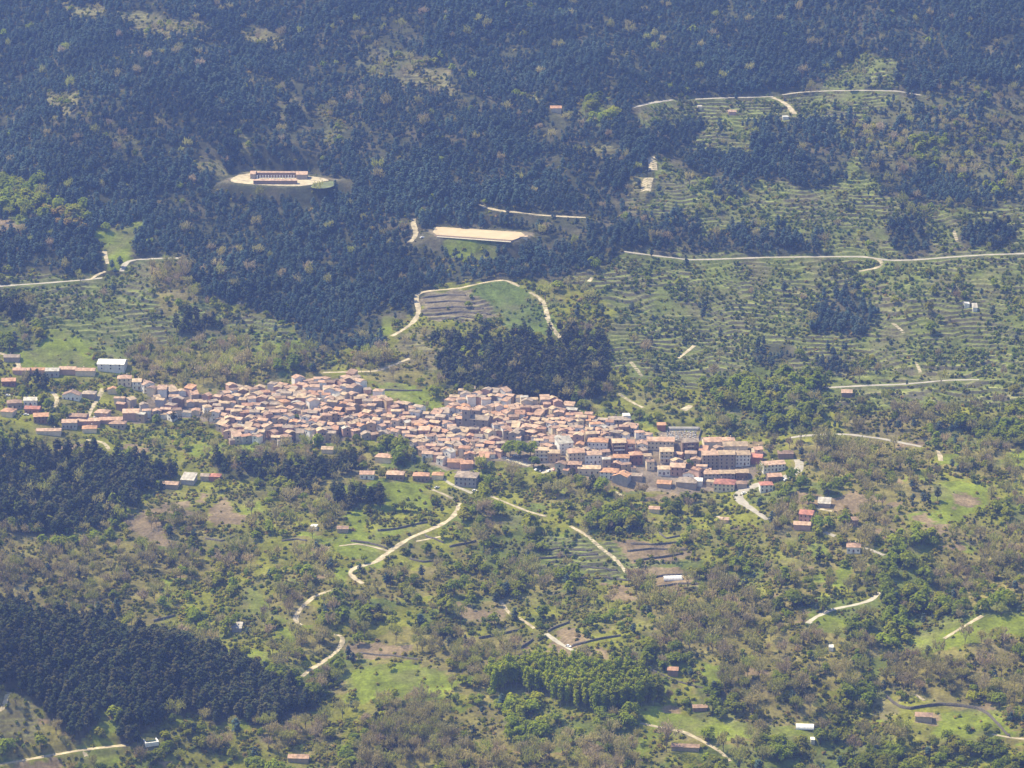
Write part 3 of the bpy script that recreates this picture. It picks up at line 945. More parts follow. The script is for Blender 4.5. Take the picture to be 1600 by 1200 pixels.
def windows(root, w, d, h, front=True, left=False, right=False, dens=1.0, door=True, balcony=0):
    st = max(1, int((h + .4) / 2.75))
    for s in range(st):
        z = 1.55 + s * (h / st) + (.1 if s else 0)
        if front:
            n = max(1, int(w / 2.9 * dens))
            for k in range(n):
                x = -w / 2 + w * (k + .5) / n
                if s == 0 and door and k == n // 2:
                    link('door', DOOR_ME, root, (x, -d / 2 - .05, 1.15))
                else:
                    link('window', WIN_ME, root, (x, -d / 2 - .05, z))
        for flag, sx in ((left, -1), (right, 1)):
            if flag:
                n = max(1, int(d / 3.6 * dens))
                for k in range(n):
                    o = link('window', WIN_ME, root, (sx * (w / 2 + .05), -d / 2 + d * (k + .5) / n, z))
                    o.rotation_euler = (0, 0, math.pi / 2)
        if balcony and s and front:
            b = MB(); bw = w * balcony
            b.box((0, -d / 2 - .6, 0), (bw, 1.2, .16)); b.box((0, -d / 2 - 1.15, .55), (bw, .06, .9))
            link('balcony', b.mesh('balcony', WM['white'] if s % 2 else WM['cream']), root, (0, 0, z - 1.45))

HOUSE_SPOTS = []                                       # x, y, radius of everything built, so that nothing else stands there
def building(name, px, py, w, d, h, kind, wall, roof, rot=0, pitch=20, label=None, cat='house', group=None, chim=None, win=None, over=.45, loc=None, lift=0):
    """a building whose front wall stands on the ground seen at photo pixel (px, py)"""
    ra = math.radians(rot)
    if loc is None:
        p = at([px], [py])[0]
        cx, cy = p[0] - math.sin(ra) * d / 2, p[1] + math.cos(ra) * d / 2
    else:
        cx, cy = loc
    co, si = math.cos(ra), math.sin(ra)
    zs = [float(ground(cx + a * co - b * si, cy + a * si + b * co)) for a in (-w / 2, 0, w / 2) for b in (-d / 2, d / 2)]
    z = min(zs[0], zs[2], zs[4]) * .6 + .4 * max(zs) + lift
    root = empty(name, (cx, cy, z), ra)
    tag(root, label, cat, group)
    link('wall', wall_mesh(w, d, h, kind, pitch, WM[wall]), root)
    ro = link('roof', roof_mesh(w, d, h, kind, pitch, over, RFM[roof] if roof in RFM else M_conc), root)
    if chim:
        b = MB(); t = math.tan(math.radians(pitch))
        cx2, cy2 = chim
        hz = h + (d / 2 - abs(cy2)) * t if kind != 'cross' else h + (w / 2 - abs(cx2)) * t
        if kind == 'hip':
            hz = h + min(w / 2 - abs(cx2), d / 2 - abs(cy2)) * t
        if kind == 'shed':
            hz = h + (cy2 + d / 2) * t
        if kind == 'flat':
            hz = h
        b.box((cx2, cy2, hz + .55), (.7, .6, 1.7)); b.box((cx2, cy2, hz + 1.47), (.9, .8, .12))
        link('chimney', b.mesh('chimney', WM['cream' if wall == 'white' else wall]), ro)
    if win:
        windows(root, w, d, h, **win)
    HOUSE_SPOTS.append((cx, cy, max(w, d) * .5))
    return root, (cx, cy, z)

def mpp(px, py):
    p = at([px], [py])[0]
    return project(p[0], p[1], p[2])[2] / FPX

F_ = dict(front=True); FL = dict(front=True, left=True); FLR = dict(front=True, left=True, right=True)
# name, pixel span of the front wall, its foot, depth, wall height, roof kind, wall, roof, turn, windows, label
B = [
 ('apartment_building', 957, 978, 711, 11, 9.2, 'gable', 'brown', 'tan', 6, dict(front=True, left=True, balcony=.8), 'brown-fronted apartment house with balconies in the right village'),
 ('apartment_building', 978, 992, 709, 10, 7.8, 'gable', 'pink', 'terracotta', 4, dict(front=True, balcony=.5), 'narrow pink house joined to the brown-fronted apartment house'),
 ('townhouse', 918, 949, 706, 11, 7.5, 'hip', 'white', 'orange', -6, FL, 'broad white house under a bright orange hipped roof'),
 ('townhouse', 994, 1011, 708, 10, 6.2, 'cross', 'white', 'salmon', -5, F_, 'white gable-fronted house right of the brown-fronted apartment house'),
 ('townhouse', 1011, 1053, 704, 11, 6.8, 'gable', 'cream', 'salmon', -3, F_, 'long cream house with a salmon roof below the cemetery'),
 ('apartment_building', 1031, 1052, 724, 11, 8.8, 'gable', 'cream', 'tan', 0, dict(front=True, balcony=.9), 'three-storey cream block with balconies and a tan roof'),
 ('townhouse', 958, 983, 728, 9, 6.0, 'gable', 'white', 'orange', -4, F_, 'low white house with a bright orange roof below the apartment houses'),
 ('townhouse', 985, 1004, 727, 9, 7.6, 'hip', 'brick-red', 'terracotta', 8, F_, 'dark brick-red house with a small hipped roof'),
 ('apartment_building', 873, 897, 709, 9, 8.4, 'shed', 'white', 'grey', 24, dict(front=True, dens=.6, door=False), 'angular white block with a grey sloping roof above the square'),
 ('apartment_building', 888, 914, 727, 11, 9.6, 'gable', 'cream', 'salmon', 10, FL, 'cream four-storey block with rows of windows beside the square'),
 ('apartment_building', 914, 940, 726, 10, 7.4, 'gable', 'white', 'pinkish', 6, F_, 'whitewashed block joined to the right end of the cream block'),
 ('apartment_building', 836, 857, 722, 10, 8.6, 'flat', 'cream', 'tan', -4, dict(front=True, balcony=.85), 'flat-topped cream block with dark balconies right of the square'),
 ('townhouse', 857, 874, 723, 9, 7.0, 'gable', 'ochre', 'tan', -6, F_, 'ochre house between the flat-topped block and the cream block'),
 ('townhouse', 937, 965, 749, 11, 5.2, 'hip', 'white', 'orange', -8, F_, 'one of two orange-roofed houses at the lower edge, larger and hipped'),
 ('townhouse', 956, 980, 758, 11, 6.2, 'cross', 'grey', 'orange', -20, None, 'grey blank-gabled house with an orange roof at the lower edge'),
 ('townhouse', 1028, 1047, 744, 9, 4.6, 'gable', 'white', 'tan', 0, F_, 'low white house with a flat tan roof, right lower village'),
 ('townhouse', 1047, 1070, 745, 11, 6.4, 'gable', 'pink', 'pinkish', -6, F_, 'pink two-storey house with a wide pinkish roof, right lower village'),
 ('farm_shed', 1056, 1087, 763, 14, 4.0, 'hip', 'stone', 'grey-brown', -14, None, 'wide grey-brown roofed shed among trees below the village'),
 ('farm_shed', 1026, 1048, 763, 9, 3.2, 'gable', 'stone', 'orange', -12, None, 'low stone cottage with a ragged orange roof below the village'),
 ('farm_shed', 1084, 1097, 760, 8, 3.6, 'gable', 'white', 'white', -8, None, 'small white-roofed shed left of the red-roofed house'),
 ('townhouse', 903, 938, 743, 9, 4.6, 'gable', 'cream', 'tan', -3, dict(front=True, dens=.7), 'long low cream building at the foot of the village'),
 ('townhouse', 886, 908, 738, 9, 5.6, 'hip', 'pink', 'salmon', -5, F_, 'pink hipped house at the upper left of the long low cream building'),
 ('townhouse', 978, 1003, 751, 9, 3.0, 'flat', 'stone', 'grey-brown', -8, None, 'flat dark roof of a low building beside the orange-roofed houses'),
 ('apartment_building', 1066, 1092, 713, 10, 10.5, 'gable', 'brown', 'grey-brown', 5, dict(front=True, balcony=.4), 'tall bare brown block below the cemetery wall'),
 ('apartment_building', 1097, 1123, 734, 11, 10.8, 'gable', 'stone', 'pinkish', 2, dict(front=True, left=True, dens=.9), 'left half of the tallest stone-coloured block at the right end of the village'),
 ('apartment_building', 1123, 1148, 734, 11, 11.4, 'gable', 'stone', 'tan', 2, dict(front=True, dens=.9), 'right half of the tallest stone-coloured block at the right end of the village'),
 ('apartment_building', 1149, 1172, 729, 11, 8.6, 'gable', 'white', 'tan', 3, F_, 'white three-storey block right of the tallest block'),
 ('townhouse', 1128, 1148, 698, 9, 4.6, 'hip', 'cream', 'salmon', 0, F_, 'small hipped house standing alone above the tallest block'),
 ('townhouse', 1100, 1128, 706, 12, 6.5, 'gable', 'cream', 'salmon', 6, None, 'salmon-roofed house behind the tallest block, left side'),
 ('townhouse', 1130, 1168, 710, 12, 6.5, 'gable', 'cream', 'tan', 2, None, 'tan-roofed long house behind the tallest block'),
 ('townhouse', 1173, 1190, 726, 9, 5.0, 'gable', 'brick-red', 'red', -14, None, 'small house with a bright red roof at the right end of the village'),
 ('townhouse', 1100, 1124, 753, 9, 5.6, 'gable', 'grey', 'pinkish', 0, F_, 'grey row house in front of the tallest block, left of the red hipped roof'),
 ('townhouse', 1124, 1148, 752, 9, 5.4, 'gable', 'stone', 'tan', 0, F_, 'stone row house right above the red hipped roof'),
 ('townhouse', 1115, 1147, 769, 13, 5.6, 'hip', 'cream', 'red', -10, FL, 'large cream house under a red hipped roof by the junction'),
 ('townhouse', 1150, 1169, 750, 9, 5.0, 'gable', 'brown', 'tan', 0, F_, 'brown house with a tan roof above the road junction'),
 ('townhouse', 1152, 1167, 764, 8, 4.0, 'hip', 'stone', 'russet', 0, None, 'low russet-roofed house touching the road junction'),
 ('townhouse', 1188, 1208, 769, 9, 5.6, 'hip', 'white', 'red', 4, F_, 'white house with a red hipped roof right of the road junction'),
 ('townhouse', 1192, 1228, 738, 10, 5.4, 'gable', 'white', 'pinkish', 14, F_, 'long white house inside the loop of the road'),
 ('townhouse', 1200, 1222, 753, 9, 4.4, 'gable', 'brown', 'salmon', 8, F_, 'brown house below the loop of the road'),
 ('farm_shed', 1027, 1040, 674, 7, 4.2, 'gable', 'brick-red', 'orange', 0, None, 'small brick-red shed left of the cemetery'),
 ('townhouse', 1216, 1240, 717, 9, 3.4, 'hip', 'brown', 'russet', 0, None, 'low dark house above the top of the road loop'),
 ('townhouse', 950, 985, 668, 10, 5.4, 'hip', 'stone', 'grey-brown', -4, F_, 'grey-brown hipped house at the top right edge of the village'),
 ('townhouse', 974, 985, 664, 8, 7.0, 'flat', 'white', 'white', 6, F_, 'small white flat-topped house at the top right edge of the village'),
 ('sports_hall', 152, 194, 582, 17, 5.2, 'gable', 'white', 'white', -4, dict(front=True, dens=.5, door=False), 'large hall with a gleaming white metal roof at the upper left'),
 ('cottage', 3, 24, 604, 9, 4.2, 'gable', 'brick-red', 'terracotta', 4, F_, 'terracotta-roofed house at the left edge of the picture above the dark trees'),
 ('row_house', 20, 46, 586, 7, 3.6, 'gable', 'pink', 'salmon', -2, None, 'salmon-roofed row house at the foot of the meadow track'),
 ('row_house', 46, 70, 586, 7, 3.6, 'gable', 'pink', 'orange', 2, None, 'orange-roofed row house next right of the one at the meadow track'),
 ('row_house', 71, 92, 590, 9, 4.6, 'gable', 'grey', 'grey', 0, F_, 'grey row house in the middle of the row under the meadow'),
 ('row_house', 92, 118, 586, 8, 4.0, 'gable', 'pink', 'pinkish', -3, None, 'pinkish-roofed row house right of the grey one'),
 ('row_house', 118, 148, 588, 8, 4.0, 'gable', 'cream', 'salmon', -3, None, 'salmon-roofed row house just left of the white hall'),
 ('cottage', 184, 205, 604, 10, 6.2, 'hip', 'cream', 'salmon', 4, F_, 'two-storey cream house below the white hall'),
 ('cottage', 207, 221, 610, 9, 6.6, 'gable', 'white', 'tan', 0, dict(front=True, balcony=.8), 'narrow white house with balconies right of the two-storey cream house'),
 ('cottage', 224, 243, 614, 9, 6.6, 'cross', 'white', 'pinkish', 30, FL, 'white house turned cornerwise with a pinkish roof, upper left'),
 ('cottage', 97, 124, 625, 9, 4.2, 'cross', 'white', 'russet', -6, F_, 'white house with russet roof between the two pale tracks'),
 ('cottage', 127, 148, 623, 9, 4.0, 'hip', 'stone', 'grey-brown', -6, None, 'stone house with grey-brown roof left of the longer pale track'),
 ('cottage', 37, 58, 635, 9, 4.2, 'gable', 'white', 'grey', 0, F_, 'pale house under a grey roof beside the dark trees'),
 ('cottage', 12, 34, 640, 9, 4.6, 'hip', 'stone', 'russet', 10, F_, 'russet hipped house left of the grey-roofed house'),
 ('cottage', 38, 62, 647, 8, 4.0, 'gable', 'brick-red', 'red', -6, F_, 'red-roofed house below the grey-roofed house'),
 ('cottage', 0, 20, 652, 10, 4.2, 'hip', 'cream', 'terracotta', -14, None, 'terracotta-roofed house lowest at the left edge of the picture'),
 ('cottage', 53, 76, 662, 10, 5.2, 'gable', 'brown', 'orange', 8, F_, 'brown house with a bright orange roof beside a dark cypress'),
 ('cottage', 107, 135, 661, 9, 4.6, 'gable', 'brown', 'russet', -8, F_, 'brown russet-roofed house left of the foot of the longer track'),
 ('cottage', 147, 168, 654, 10, 4.2, 'hip', 'stone', 'pinkish', -12, None, 'pinkish hipped house right of the longer track'),
 ('cottage', 97, 120, 671, 9, 4.8, 'gable', 'grey', 'pinkish', 2, F_, 'grey-walled house in the lowest left row'),
 ('row_house', 122, 156, 667, 8, 4.0, 'gable', 'pink', 'pinkish', 4, None, 'long pinkish row house, left one of the pair under the longer track'),
 ('row_house', 156, 191, 664, 8, 4.2, 'gable', 'pink', 'salmon', 4, None, 'long salmon row house, right one of the pair under the longer track'),
 ('cottage', 192, 217, 658, 11, 5.4, 'gable', 'pink', 'pinkish', 3, None, 'big plain pink house at the left end of the dense village'),
 ('cottage', 129, 151, 677, 9, 3.2, 'hip', 'cream', 'orange', 6, None, 'low orange-roofed house alone below the lowest left row'),
 ('cottage', 170, 195, 670, 9, 3.8, 'hip', 'stone', 'salmon', -4, F_, 'salmon hipped house below the big plain pink house'),
 ('cottage', 57, 95, 680, 7, 3.2, 'gable', 'cream', 'pinkish', 2, None, 'long low house with cream end wall, lowest of the left hamlet'),
 ('cottage', 6, 30, 566, 8, 3.6, 'gable', 'stone', 'grey-brown', 0, None, 'stone hut by the meadow track at the upper left edge'),
 ('cottage', 585, 612, 724, 10, 4.2, 'hip', 'cream', 'salmon', -16, None, 'lone salmon hipped house among gardens below the dense village'),
 ('cottage', 603, 630, 750, 10, 4.4, 'hip', 'brown', 'pinkish', -6, F_, 'pinkish hipped house right of the tall dark garden trees'),
 ('cottage', 562, 584, 749, 9, 3.6, 'gable', 'white', 'salmon', -3, F_, 'salmon-roofed house left of the tall dark garden trees'),
 ('cottage', 645, 670, 753, 9, 4.4, 'hip', 'brown', 'terracotta', -4, F_, 'terracotta hipped house with dark porch left of the villa'),
 ('cottage', 675, 692, 750, 8, 3.2, 'hip', 'cream', 'orange', -6, None, 'small orange-roofed house touching the lane left of the villa'),
 ('villa', 710, 744, 761, 15, 6.4, 'hip', 'grey', 'grey-brown', -10, FLR, 'big grey villa with a grey-brown roof at the lane fork'),
 ('cottage', 699, 722, 732, 9, 4.4, 'gable', 'pink', 'orange', -5, None, 'left of two long orange-roofed houses at the village foot above the villa'),
 ('cottage', 720, 739, 734, 9, 4.4, 'gable', 'pink', 'terracotta', 6, None, 'right of two long orange-roofed houses at the village foot above the villa'),
 ('farm_shed', 282, 303, 758, 9, 3.2, 'shed', 'grey', 'grey', -14, None, 'farm shed with a pale grey sloping roof among the dark pines'),
 ('farm_shed', 313, 326, 752, 7, 3.2, 'gable', 'stone', 'grey-brown', -6, None, 'small grey-brown shed left of the red-roofed shed'),
 ('farm_shed', 326, 343, 753, 8, 3.4, 'hip', 'brick-red', 'red', -8, None, 'red-roofed shed among the dark pines'),
 ('farm_shed', 252, 278, 764, 8, 3.0, 'gable', 'stone', 'pinkish', -10, None, 'low shed with a pinkish roof left of the pale grey sloping roof'),
 ('farmhouse', 1248, 1269, 818, 11, 6.2, 'gable', 'pink', 'red', -16, FL, 'pink farmhouse with a bright red roof in the lower right gardens'),
 ('farm_shed', 1240, 1266, 829, 8, 3.4, 'gable', 'pink', 'pinkish', -8, None, 'pinkish-roofed annex in front of the pink farmhouse'),
 ('farmhouse', 1323, 1344, 865, 10, 4.0, 'hip', 'white', 'salmon', -6, F_, 'white farmhouse with salmon hipped roof beside the lower road'),
 ('farm_shed', 1323, 1341, 823, 8, 4.4, 'gable', 'brown', 'russet', 0, None, 'brown shed with rusty roof among bare trees on the right'),
 ('barn', 1043, 1059, 1057, 7, 3.6, 'gable', 'brown', 'terracotta', -6, None, 'small dark barn with terracotta roof right of the poplar grove'),
 ('barn', 1049, 1092, 1174, 6, 2.6, 'gable', 'stone', 'russet', -7, None, 'long low russet barn on the bottom meadow'),
 ('barn', 1430, 1456, 1129, 8, 4.0, 'hip', 'stone', 'russet', -8, None, 'stone barn with a worn russet roof beside the curved wall'),
 ('barn', 362, 377, 988, 6, 2.8, 'shed', 'grey', 'grey', -6, None, 'small grey-roofed hut above the near pine hill'),
 ('barn', 527, 544, 833, 7, 2.8, 'gable', 'stone', 'russet', 0, None, 'russet-roofed hut in the gardens left of the winding track'),
 ('barn', 450, 482, 1192, 7, 2.8, 'gable', 'stone', 'salmon', -4, None, 'low salmon-roofed hut at the bottom edge'),
 ('barn', 1083, 1105, 1112, 6, 2.2, 'gable', 'brown', 'russet', 3, None, 'low brown shed above the long green meadow'),
 ('barn', 484, 494, 829, 6, 2.4, 'flat', 'white', 'white', -12, None, 'little white-topped hut left of the russet-roofed hut'),
 ('cottage', 590, 606, 722, 7, 3.2, 'hip', 'white', 'white', 0, None, None),
 ('farm_shed', 860, 877, 176, 9, 3.6, 'gable', 'cream', 'orange', 0, None, 'orange-roofed hut in a clearing of the upper pine forest'),
 ('farm_shed', 1272, 1290, 604, 8, 3.2, 'gable', 'stone', 'russet', 0, None, None),
 ('farm_shed', 1315, 1331, 620, 9, 3.4, 'gable', 'brown', 'pinkish', -6, None, 'pinkish-roofed hut below the straight pale road, right slope'),
 ('farm_shed', 1090, 1097, 172, 6, 2.4, 'flat', 'cream', 'grey', 0, None, 'little grey-topped hut below the upper right road'),
 ('farm_shed', 1138, 1150, 180, 7, 3.2, 'gable', 'pink', 'pinkish', 0, None, 'little pinkish hut below the upper right road'),
 ('farm_shed', 1223, 1232, 187, 6, 2.4, 'flat', 'white', 'white', 0, None, 'small white shed at the end of the upper right spur track'),
 ('farm_shed', 1507, 1515, 481, 7, 3.0, 'flat', 'white', 'white', 0, None, 'white hut on the terraced right slope'),
 ('farm_shed', 1520, 1527, 487, 6, 3.0, 'shed', 'white', 'grey', 0, None, 'grey-roofed hut beside the white hut on the right slope'),
 ('barn', 1295, 1302, 1018, 6, 2.4, 'flat', 'white', 'white', -6, None, 'tiny white-roofed shed among bare trees at lower right'),
 ('barn', 1267, 1273, 1163, 5, 2.4, 'flat', 'white', 'white', 0, None, 'tiny white shed below the long white greenhouse'),
 ('farm_shed', 1278, 1297, 793, 7, 2.8, 'shed', 'stone', 'grey', -10, None, 'grey-roofed shed with white edge above the pink farmhouse'),
 ('farm_shed', 1125, 1138, 818, 6, 2.8, 'gable', 'pink', 'pinkish', -12, None, 'pinkish hut below the village on the right'),
 ('farm_shed', 1014, 1030, 802, 7, 3.0, 'gable', 'cream', 'salmon', -8, None, 'salmon hut hidden in gardens under the right village'),
 ('cottage', 400, 418, 716, 7, 3.4, 'hip', 'white', 'salmon', 5, None, None),
 ('farm_shed', 502, 520, 709, 8, 2.8, 'gable', 'cream', 'tan', -6, None, 'tan-roofed shed in the gardens under the middle of the village'),
]
for row in B:
    name, x0, x1, yb, dep, hgt, kind, wall, roof, rot, win, label = row
    if label is None:
        continue
    xm = (x0 + x1) / 2
    k = mpp(xm, yb)
    wid = (x1 - x0) * k
    cat = {'apartment_building': 'apartment block', 'townhouse': 'house', 'farm_shed': 'shed', 'sports_hall': 'hall', 'row_house': 'house',
           'cottage': 'house', 'villa': 'villa', 'farmhouse': 'farmhouse', 'barn': 'barn'}[name]
    ch = (wid * random.uniform(-.3, .3), dep * .18) if name in ('apartment_building', 'townhouse', 'cottage', 'villa', 'farmhouse', 'row_house') and kind != 'flat' else None
    building(name, xm, yb, wid, dep, hgt, kind, wall, roof, rot, 20 if name != 'sports_hall' else 14, label, cat, None, ch, win)
    mark(xm, yb - 6, (x1 - x0) / 2 + 1, 7)

# the church: nave and square tower
r_, pch = building('church', 748, 673, 15, 11, 8.5, 'gable', 'stone', 'grey-brown', -14, 24, 'stone church with a square tower in the middle of the village', 'church', win=dict(front=True, dens=.5))
tb = MB(); tb.box((0, 0, 6.5), (6.4, 6.4, 19)); tower = link('tower', tb.mesh('tower', WM['stone']), r_, (-10.9, -1.5, 0))
tb = MB(); q = 3.6
for a, b in (((-q, -q), (q, -q)), ((q, -q), (q, q)), ((q, q), (-q, q)), ((-q, q), (-q, -q))):
    tb.poly([(*a, 16), (*b, 16), (0, 0, 18.6)])
tb.poly([(-q, q, 16), (q, q, 16), (q, -q, 16), (-q, -q, 16)])
link('tower_roof', tb.mesh('tower_roof', RFM['salmon']), tower)
for sx, sy, rz in ((0, -1, 0), (-1, 0, math.pi / 2), (1, 0, math.pi / 2)):
    for dz in (7.5, 13.2):
        o = link('belfry_opening', WIN_ME, tower, (sx * 3.24, sy * 3.24, dz)); o.rotation_euler = (0, 0, rz); o.scale = (1.1, 1, 1.5)
HOUSE_SPOTS.append((pch[0] - 11, pch[1] - 2, 5))

# ------------------------------------------------------------------ the dense village
LM = [(40, 640, 'the lower left hamlet'), (100, 615, 'the two pale tracks'), (170, 645, 'the foot of the longer track'), (721, 660, 'the church tower'), (815, 700, 'the trees of the square'), (530, 600, 'the upper village corner'), (440, 612, 'the pale upper barns'),
      (250, 630, 'the left end of the village'), (330, 640, 'the ragged left slope'), (400, 675, 'the lower left gardens'), (480, 660, 'the village middle left'), (560, 650, 'the middle lanes'),
      (620, 670, 'the lane to the church'), (660, 700, 'the lower lanes'), (740, 628, 'the upper hump'), (800, 630, 'the pine wood edge'), (880, 650, 'the upper right edge'),
      (930, 670, 'the right-hand slope'), (1010, 690, 'the cemetery'), (860, 685, 'the angular white block'), (700, 720, 'the long orange roofs'), (780, 660, 'the church nave'),
      (1110, 740, 'the tallest block'), (1070, 730, 'the right-hand gardens'), (440, 640, 'the crowded left hump'), (600, 630, 'the upper lanes'), (520, 680, 'the lower garden edge')]
roofs = ['salmon'] * 5 + ['pinkish'] * 5 + ['terracotta'] * 2 + ['tan'] * 6 + ['russet'] * 2 + ['grey-brown'] * 5 + ['orange'] * 1 + ['grey'] * 1
walls = ['cream'] * 4 + ['stone'] * 4 + ['white'] * 4 + ['pink'] * 3 + ['grey'] * 2 + ['ochre'] * 2 + ['brown'] * 2
cand = []
xs = np.arange(-330, 240, 8.0)
for j, y in enumerate(np.arange(2300, 2760, 8.2)):
    for x in xs + (j % 2) * 4.0:
        cand.append((x + random.gauss(0, .9), y + random.gauss(0, .9) + 5 * math.sin(x / 40)))
cand = np.array(cand)
px_, py_, d_ = project(cand[:, 0], cand[:, 1], ground(cand[:, 0], cand[:, 1]))
ok = (cover_at(px_, py_) == CI['V']) & ~in_poly(px_, py_, [(780, 690), (835, 690), (880, 728), (870, 742), (790, 735)])
ok &= ~in_poly(px_, py_, [(1030, 665), (1100, 665), (1100, 696), (1030, 696)])
ok &= ~((px_ > 965) & (rng.random(len(px_)) < .5)) & (rng.random(len(px_)) < .95)
ok &= ~((px_ < 340) & (rng.random(len(px_)) < .22))
ham = in_poly(px_, py_, [(0, 590), (60, 600), (110, 610), (210, 612), (215, 650), (190, 665), (60, 672), (0, 655)]) & (rng.random(len(px_)) < .3) & ~ok
ok |= ham
sel = [(cand[i, 0], cand[i, 1], px_[i], py_[i]) for i in np.where(ok)[0]]
keep = []
for x, y, a, b in sorted(sel, key=lambda s: s[1]):
    if all(math.hypot(x - hx, y - hy) > hr + 3.0 for hx, hy, hr in HOUSE_SPOTS) and not clear_mask[int(b) + 150, int(a) + 200]:
        keep.append((x, y, a, b))
print('village houses', len(keep))
SINGLE = keep[:300]
REST = keep[300:]
specs = []
for x, y, a, b in keep:
    r = random.random()
    w, d, h = random.uniform(5.8, 9.2), random.uniform(5.4, 7.6), random.choice([3.6, 5.2, 5.6, 5.8, 6.4, 7.6])
    kind = 'gable' if r < .48 else 'cross' if r < .78 else 'hip' if r < .9 else 'shed'
    slope_dir = math.degrees(math.atan2(float(ground(x + 15, y) - ground(x - 15, y)), 30)) * -1.2
    specs.append(dict(w=w, d=d, h=h, kind=kind, wall=random.choice(walls), roof=random.choice(roofs), rot=random.gauss(-6, 26), pitch=random.uniform(15, 22),
                      x=x, y=y, px=a, py=b, chim=random.random() < .5))
roofword = {'gable': 'ridged', 'cross': 'gable-fronted', 'hip': 'hipped', 'shed': 'lean-to'}
from collections import defaultdict
groups = defaultdict(list)
for s in specs[:300]:
    lx, ly, lname = min(LM, key=lambda q: (q[0] - s['px']) ** 2 + (2.2 * (q[1] - s['py'])) ** 2)
    dx, dy = s['px'] - lx, s['py'] - ly
    rel = ('left of' if dx < 0 else 'right of') if abs(dx) > 1.6 * abs(dy) else ('behind' if dy < 0 else 'below')
    st = 'low' if s['h'] < 4 else 'tall' if s['h'] > 7 else 'two-storey'
    s['label'] = f"{st} {s['wall']} house with {s['roof']} {roofword[s['kind']]} roof {rel} {lname}"
    groups[s['label']].append(s)
ORD = ['leftmost', 'second from left', 'third from left', 'fourth from left', 'fifth from left', 'sixth from left']
for lab, ss in groups.items():
    if len(ss) > 1:
        for k, s in enumerate(sorted(ss, key=lambda q: q['px'])):
            o_ = ORD[k] if k < 6 else ORD[len(ss) - 1 - k].replace('left', 'right') if len(ss) - 1 - k < 6 else 'middle'
            s['label'] = o_ + ' ' + lab.replace('two-storey ', '')
for s in specs[:300]:
    if len(s['label'].split()) > 16:
        s['label'] = s['label'].replace(' house with ', ' house, ').replace(' roof ', ' top ', 1)
    if len(s['label'].split()) > 16:
        s['label'] = s['label'].replace(' ' + s['wall'] + ' ', ' ', 1)
for i, s in enumerate(specs[:300]):
    win = dict(front=True, dens=.62, door=False, left=False)
    ch = (s['w'] * random.uniform(-.3, .3), s['d'] * random.uniform(-.1, .2)) if s['chim'] else None
    root_, _ = building('village_house', 0, 0, s['w'], s['d'], s['h'], s['kind'], s['wall'], s['roof'], s['rot'], s['pitch'], s['label'], 'house',
             'houses packed together in the village', ch, win, .35, (s['x'], s['y']))
    if random.random() < .4:
        aw, ad, ah = random.uniform(3, 4.5), random.uniform(2.6, 3.6), random.uniform(2.4, s['h'] * .75)
        sx = random.choice((-1, 1))
        an_ = link('annex', wall_mesh(aw, ad, ah, 'shed', 14, WM[random.choice(walls)]), root_, (sx * (s['w'] / 2 + aw / 2 - .6), -s['d'] / 2 - ad / 2 + .9, 0))
        link('roof', roof_mesh(aw, ad, ah, 'shed', 14, .25, RFM[random.choice(roofs)]), an_)
if REST:
    Vs, Fs, mi, mats = [], [], [], []
    for s in specs[300:]:
        ra = math.radians(s['rot']); z = float(ground(s['x'], s['y'])) - .3
        M = Matrix.Translation((s['x'], s['y'], z)) @ Matrix.Rotation(ra, 4, 'Z')
        for me_, m in ((wall_mesh(s['w'], s['d'], s['h'], s['kind'], s['pitch'], WM[s['wall']]), WM[s['wall']]),
                       (roof_mesh(s['w'], s['d'], s['h'], s['kind'], s['pitch'], .35, RFM[s['roof']]), RFM[s['roof']])):
            if m not in mats:
                mats.append(m)
            k = len(Vs)
            Vs += [tuple(M @ v.co) for v in me_.vertices]
            for p in me_.polygons:
                Fs.append(tuple(k + v for v in p.vertices)); mi.append(mats.index(m))
            bpy.data.meshes.remove(me_)
        HOUSE_SPOTS.append((s['x'], s['y'], 5))
    me_ = bpy.data.meshes.new('distant_houses'); me_.from_pydata(Vs, [], Fs)
    for m in mats:
        me_.materials.append(m)
    me_.polygons.foreach_set('material_index', mi); me_.update()
    tag(link('distant_houses', me_), 'farthest tiled houses packed along the upper edge of the village', 'houses', kind='stuff')

# ------------------------------------------------------------------ the long building on its levelled yard, upper left
def plane_pt(px, py, z):
    return on_plane([(px, py)], z)[0]
yard = empty('courtyard_building', (*plane_pt(430, 284, yard_z), yard_z))
tag(yard, 'long low building around a courtyard on a pale yard in the upper pine forest', 'building')
def yard_wing(name, x0, x1, yb, dep, h, roof, wall='brown', rot=1.5):
    p, q = plane_pt(x0, yb, yard_z), plane_pt(x1, yb, yard_z)
    w = math.hypot(q[0] - p[0], q[1] - p[1]); a = math.atan2(q[1] - p[1], q[0] - p[0])
    cx, cy = (p[0] + q[0]) / 2 - math.sin(a) * dep / 2, (p[1] + q[1]) / 2 + math.cos(a) * dep / 2
    o = link(name, wall_mesh(w, dep, h, 'gable', 14, WM[wall]), yard)
    o.location = (cx - yard.location.x, cy - yard.location.y, 0); o.rotation_euler = (0, 0, a)
    link('roof', roof_mesh(w, dep, h, 'gable', 14, .4, RFM[roof]), o)
    return o, w, dep
yard_wing('back_wing', 399, 462, 277.5, 6, 4.6, 'pinkish')
fw, fww, fwd_ = yard_wing('front_wing', 396, 464, 288.0, 6, 3.4, 'pinkish')
yard_wing('pavilion', 391, 399, 279.5, 13, 4.6, 'pinkish', 'stone')
yard_wing('pavilion', 463, 480, 280.5, 14, 4.6, 'pinkish', 'stone')
pc = MB(); pc.box((0, 0, 1.4), (.7, .7, 2.8)); PC = pc.mesh('column', M_whitewash)
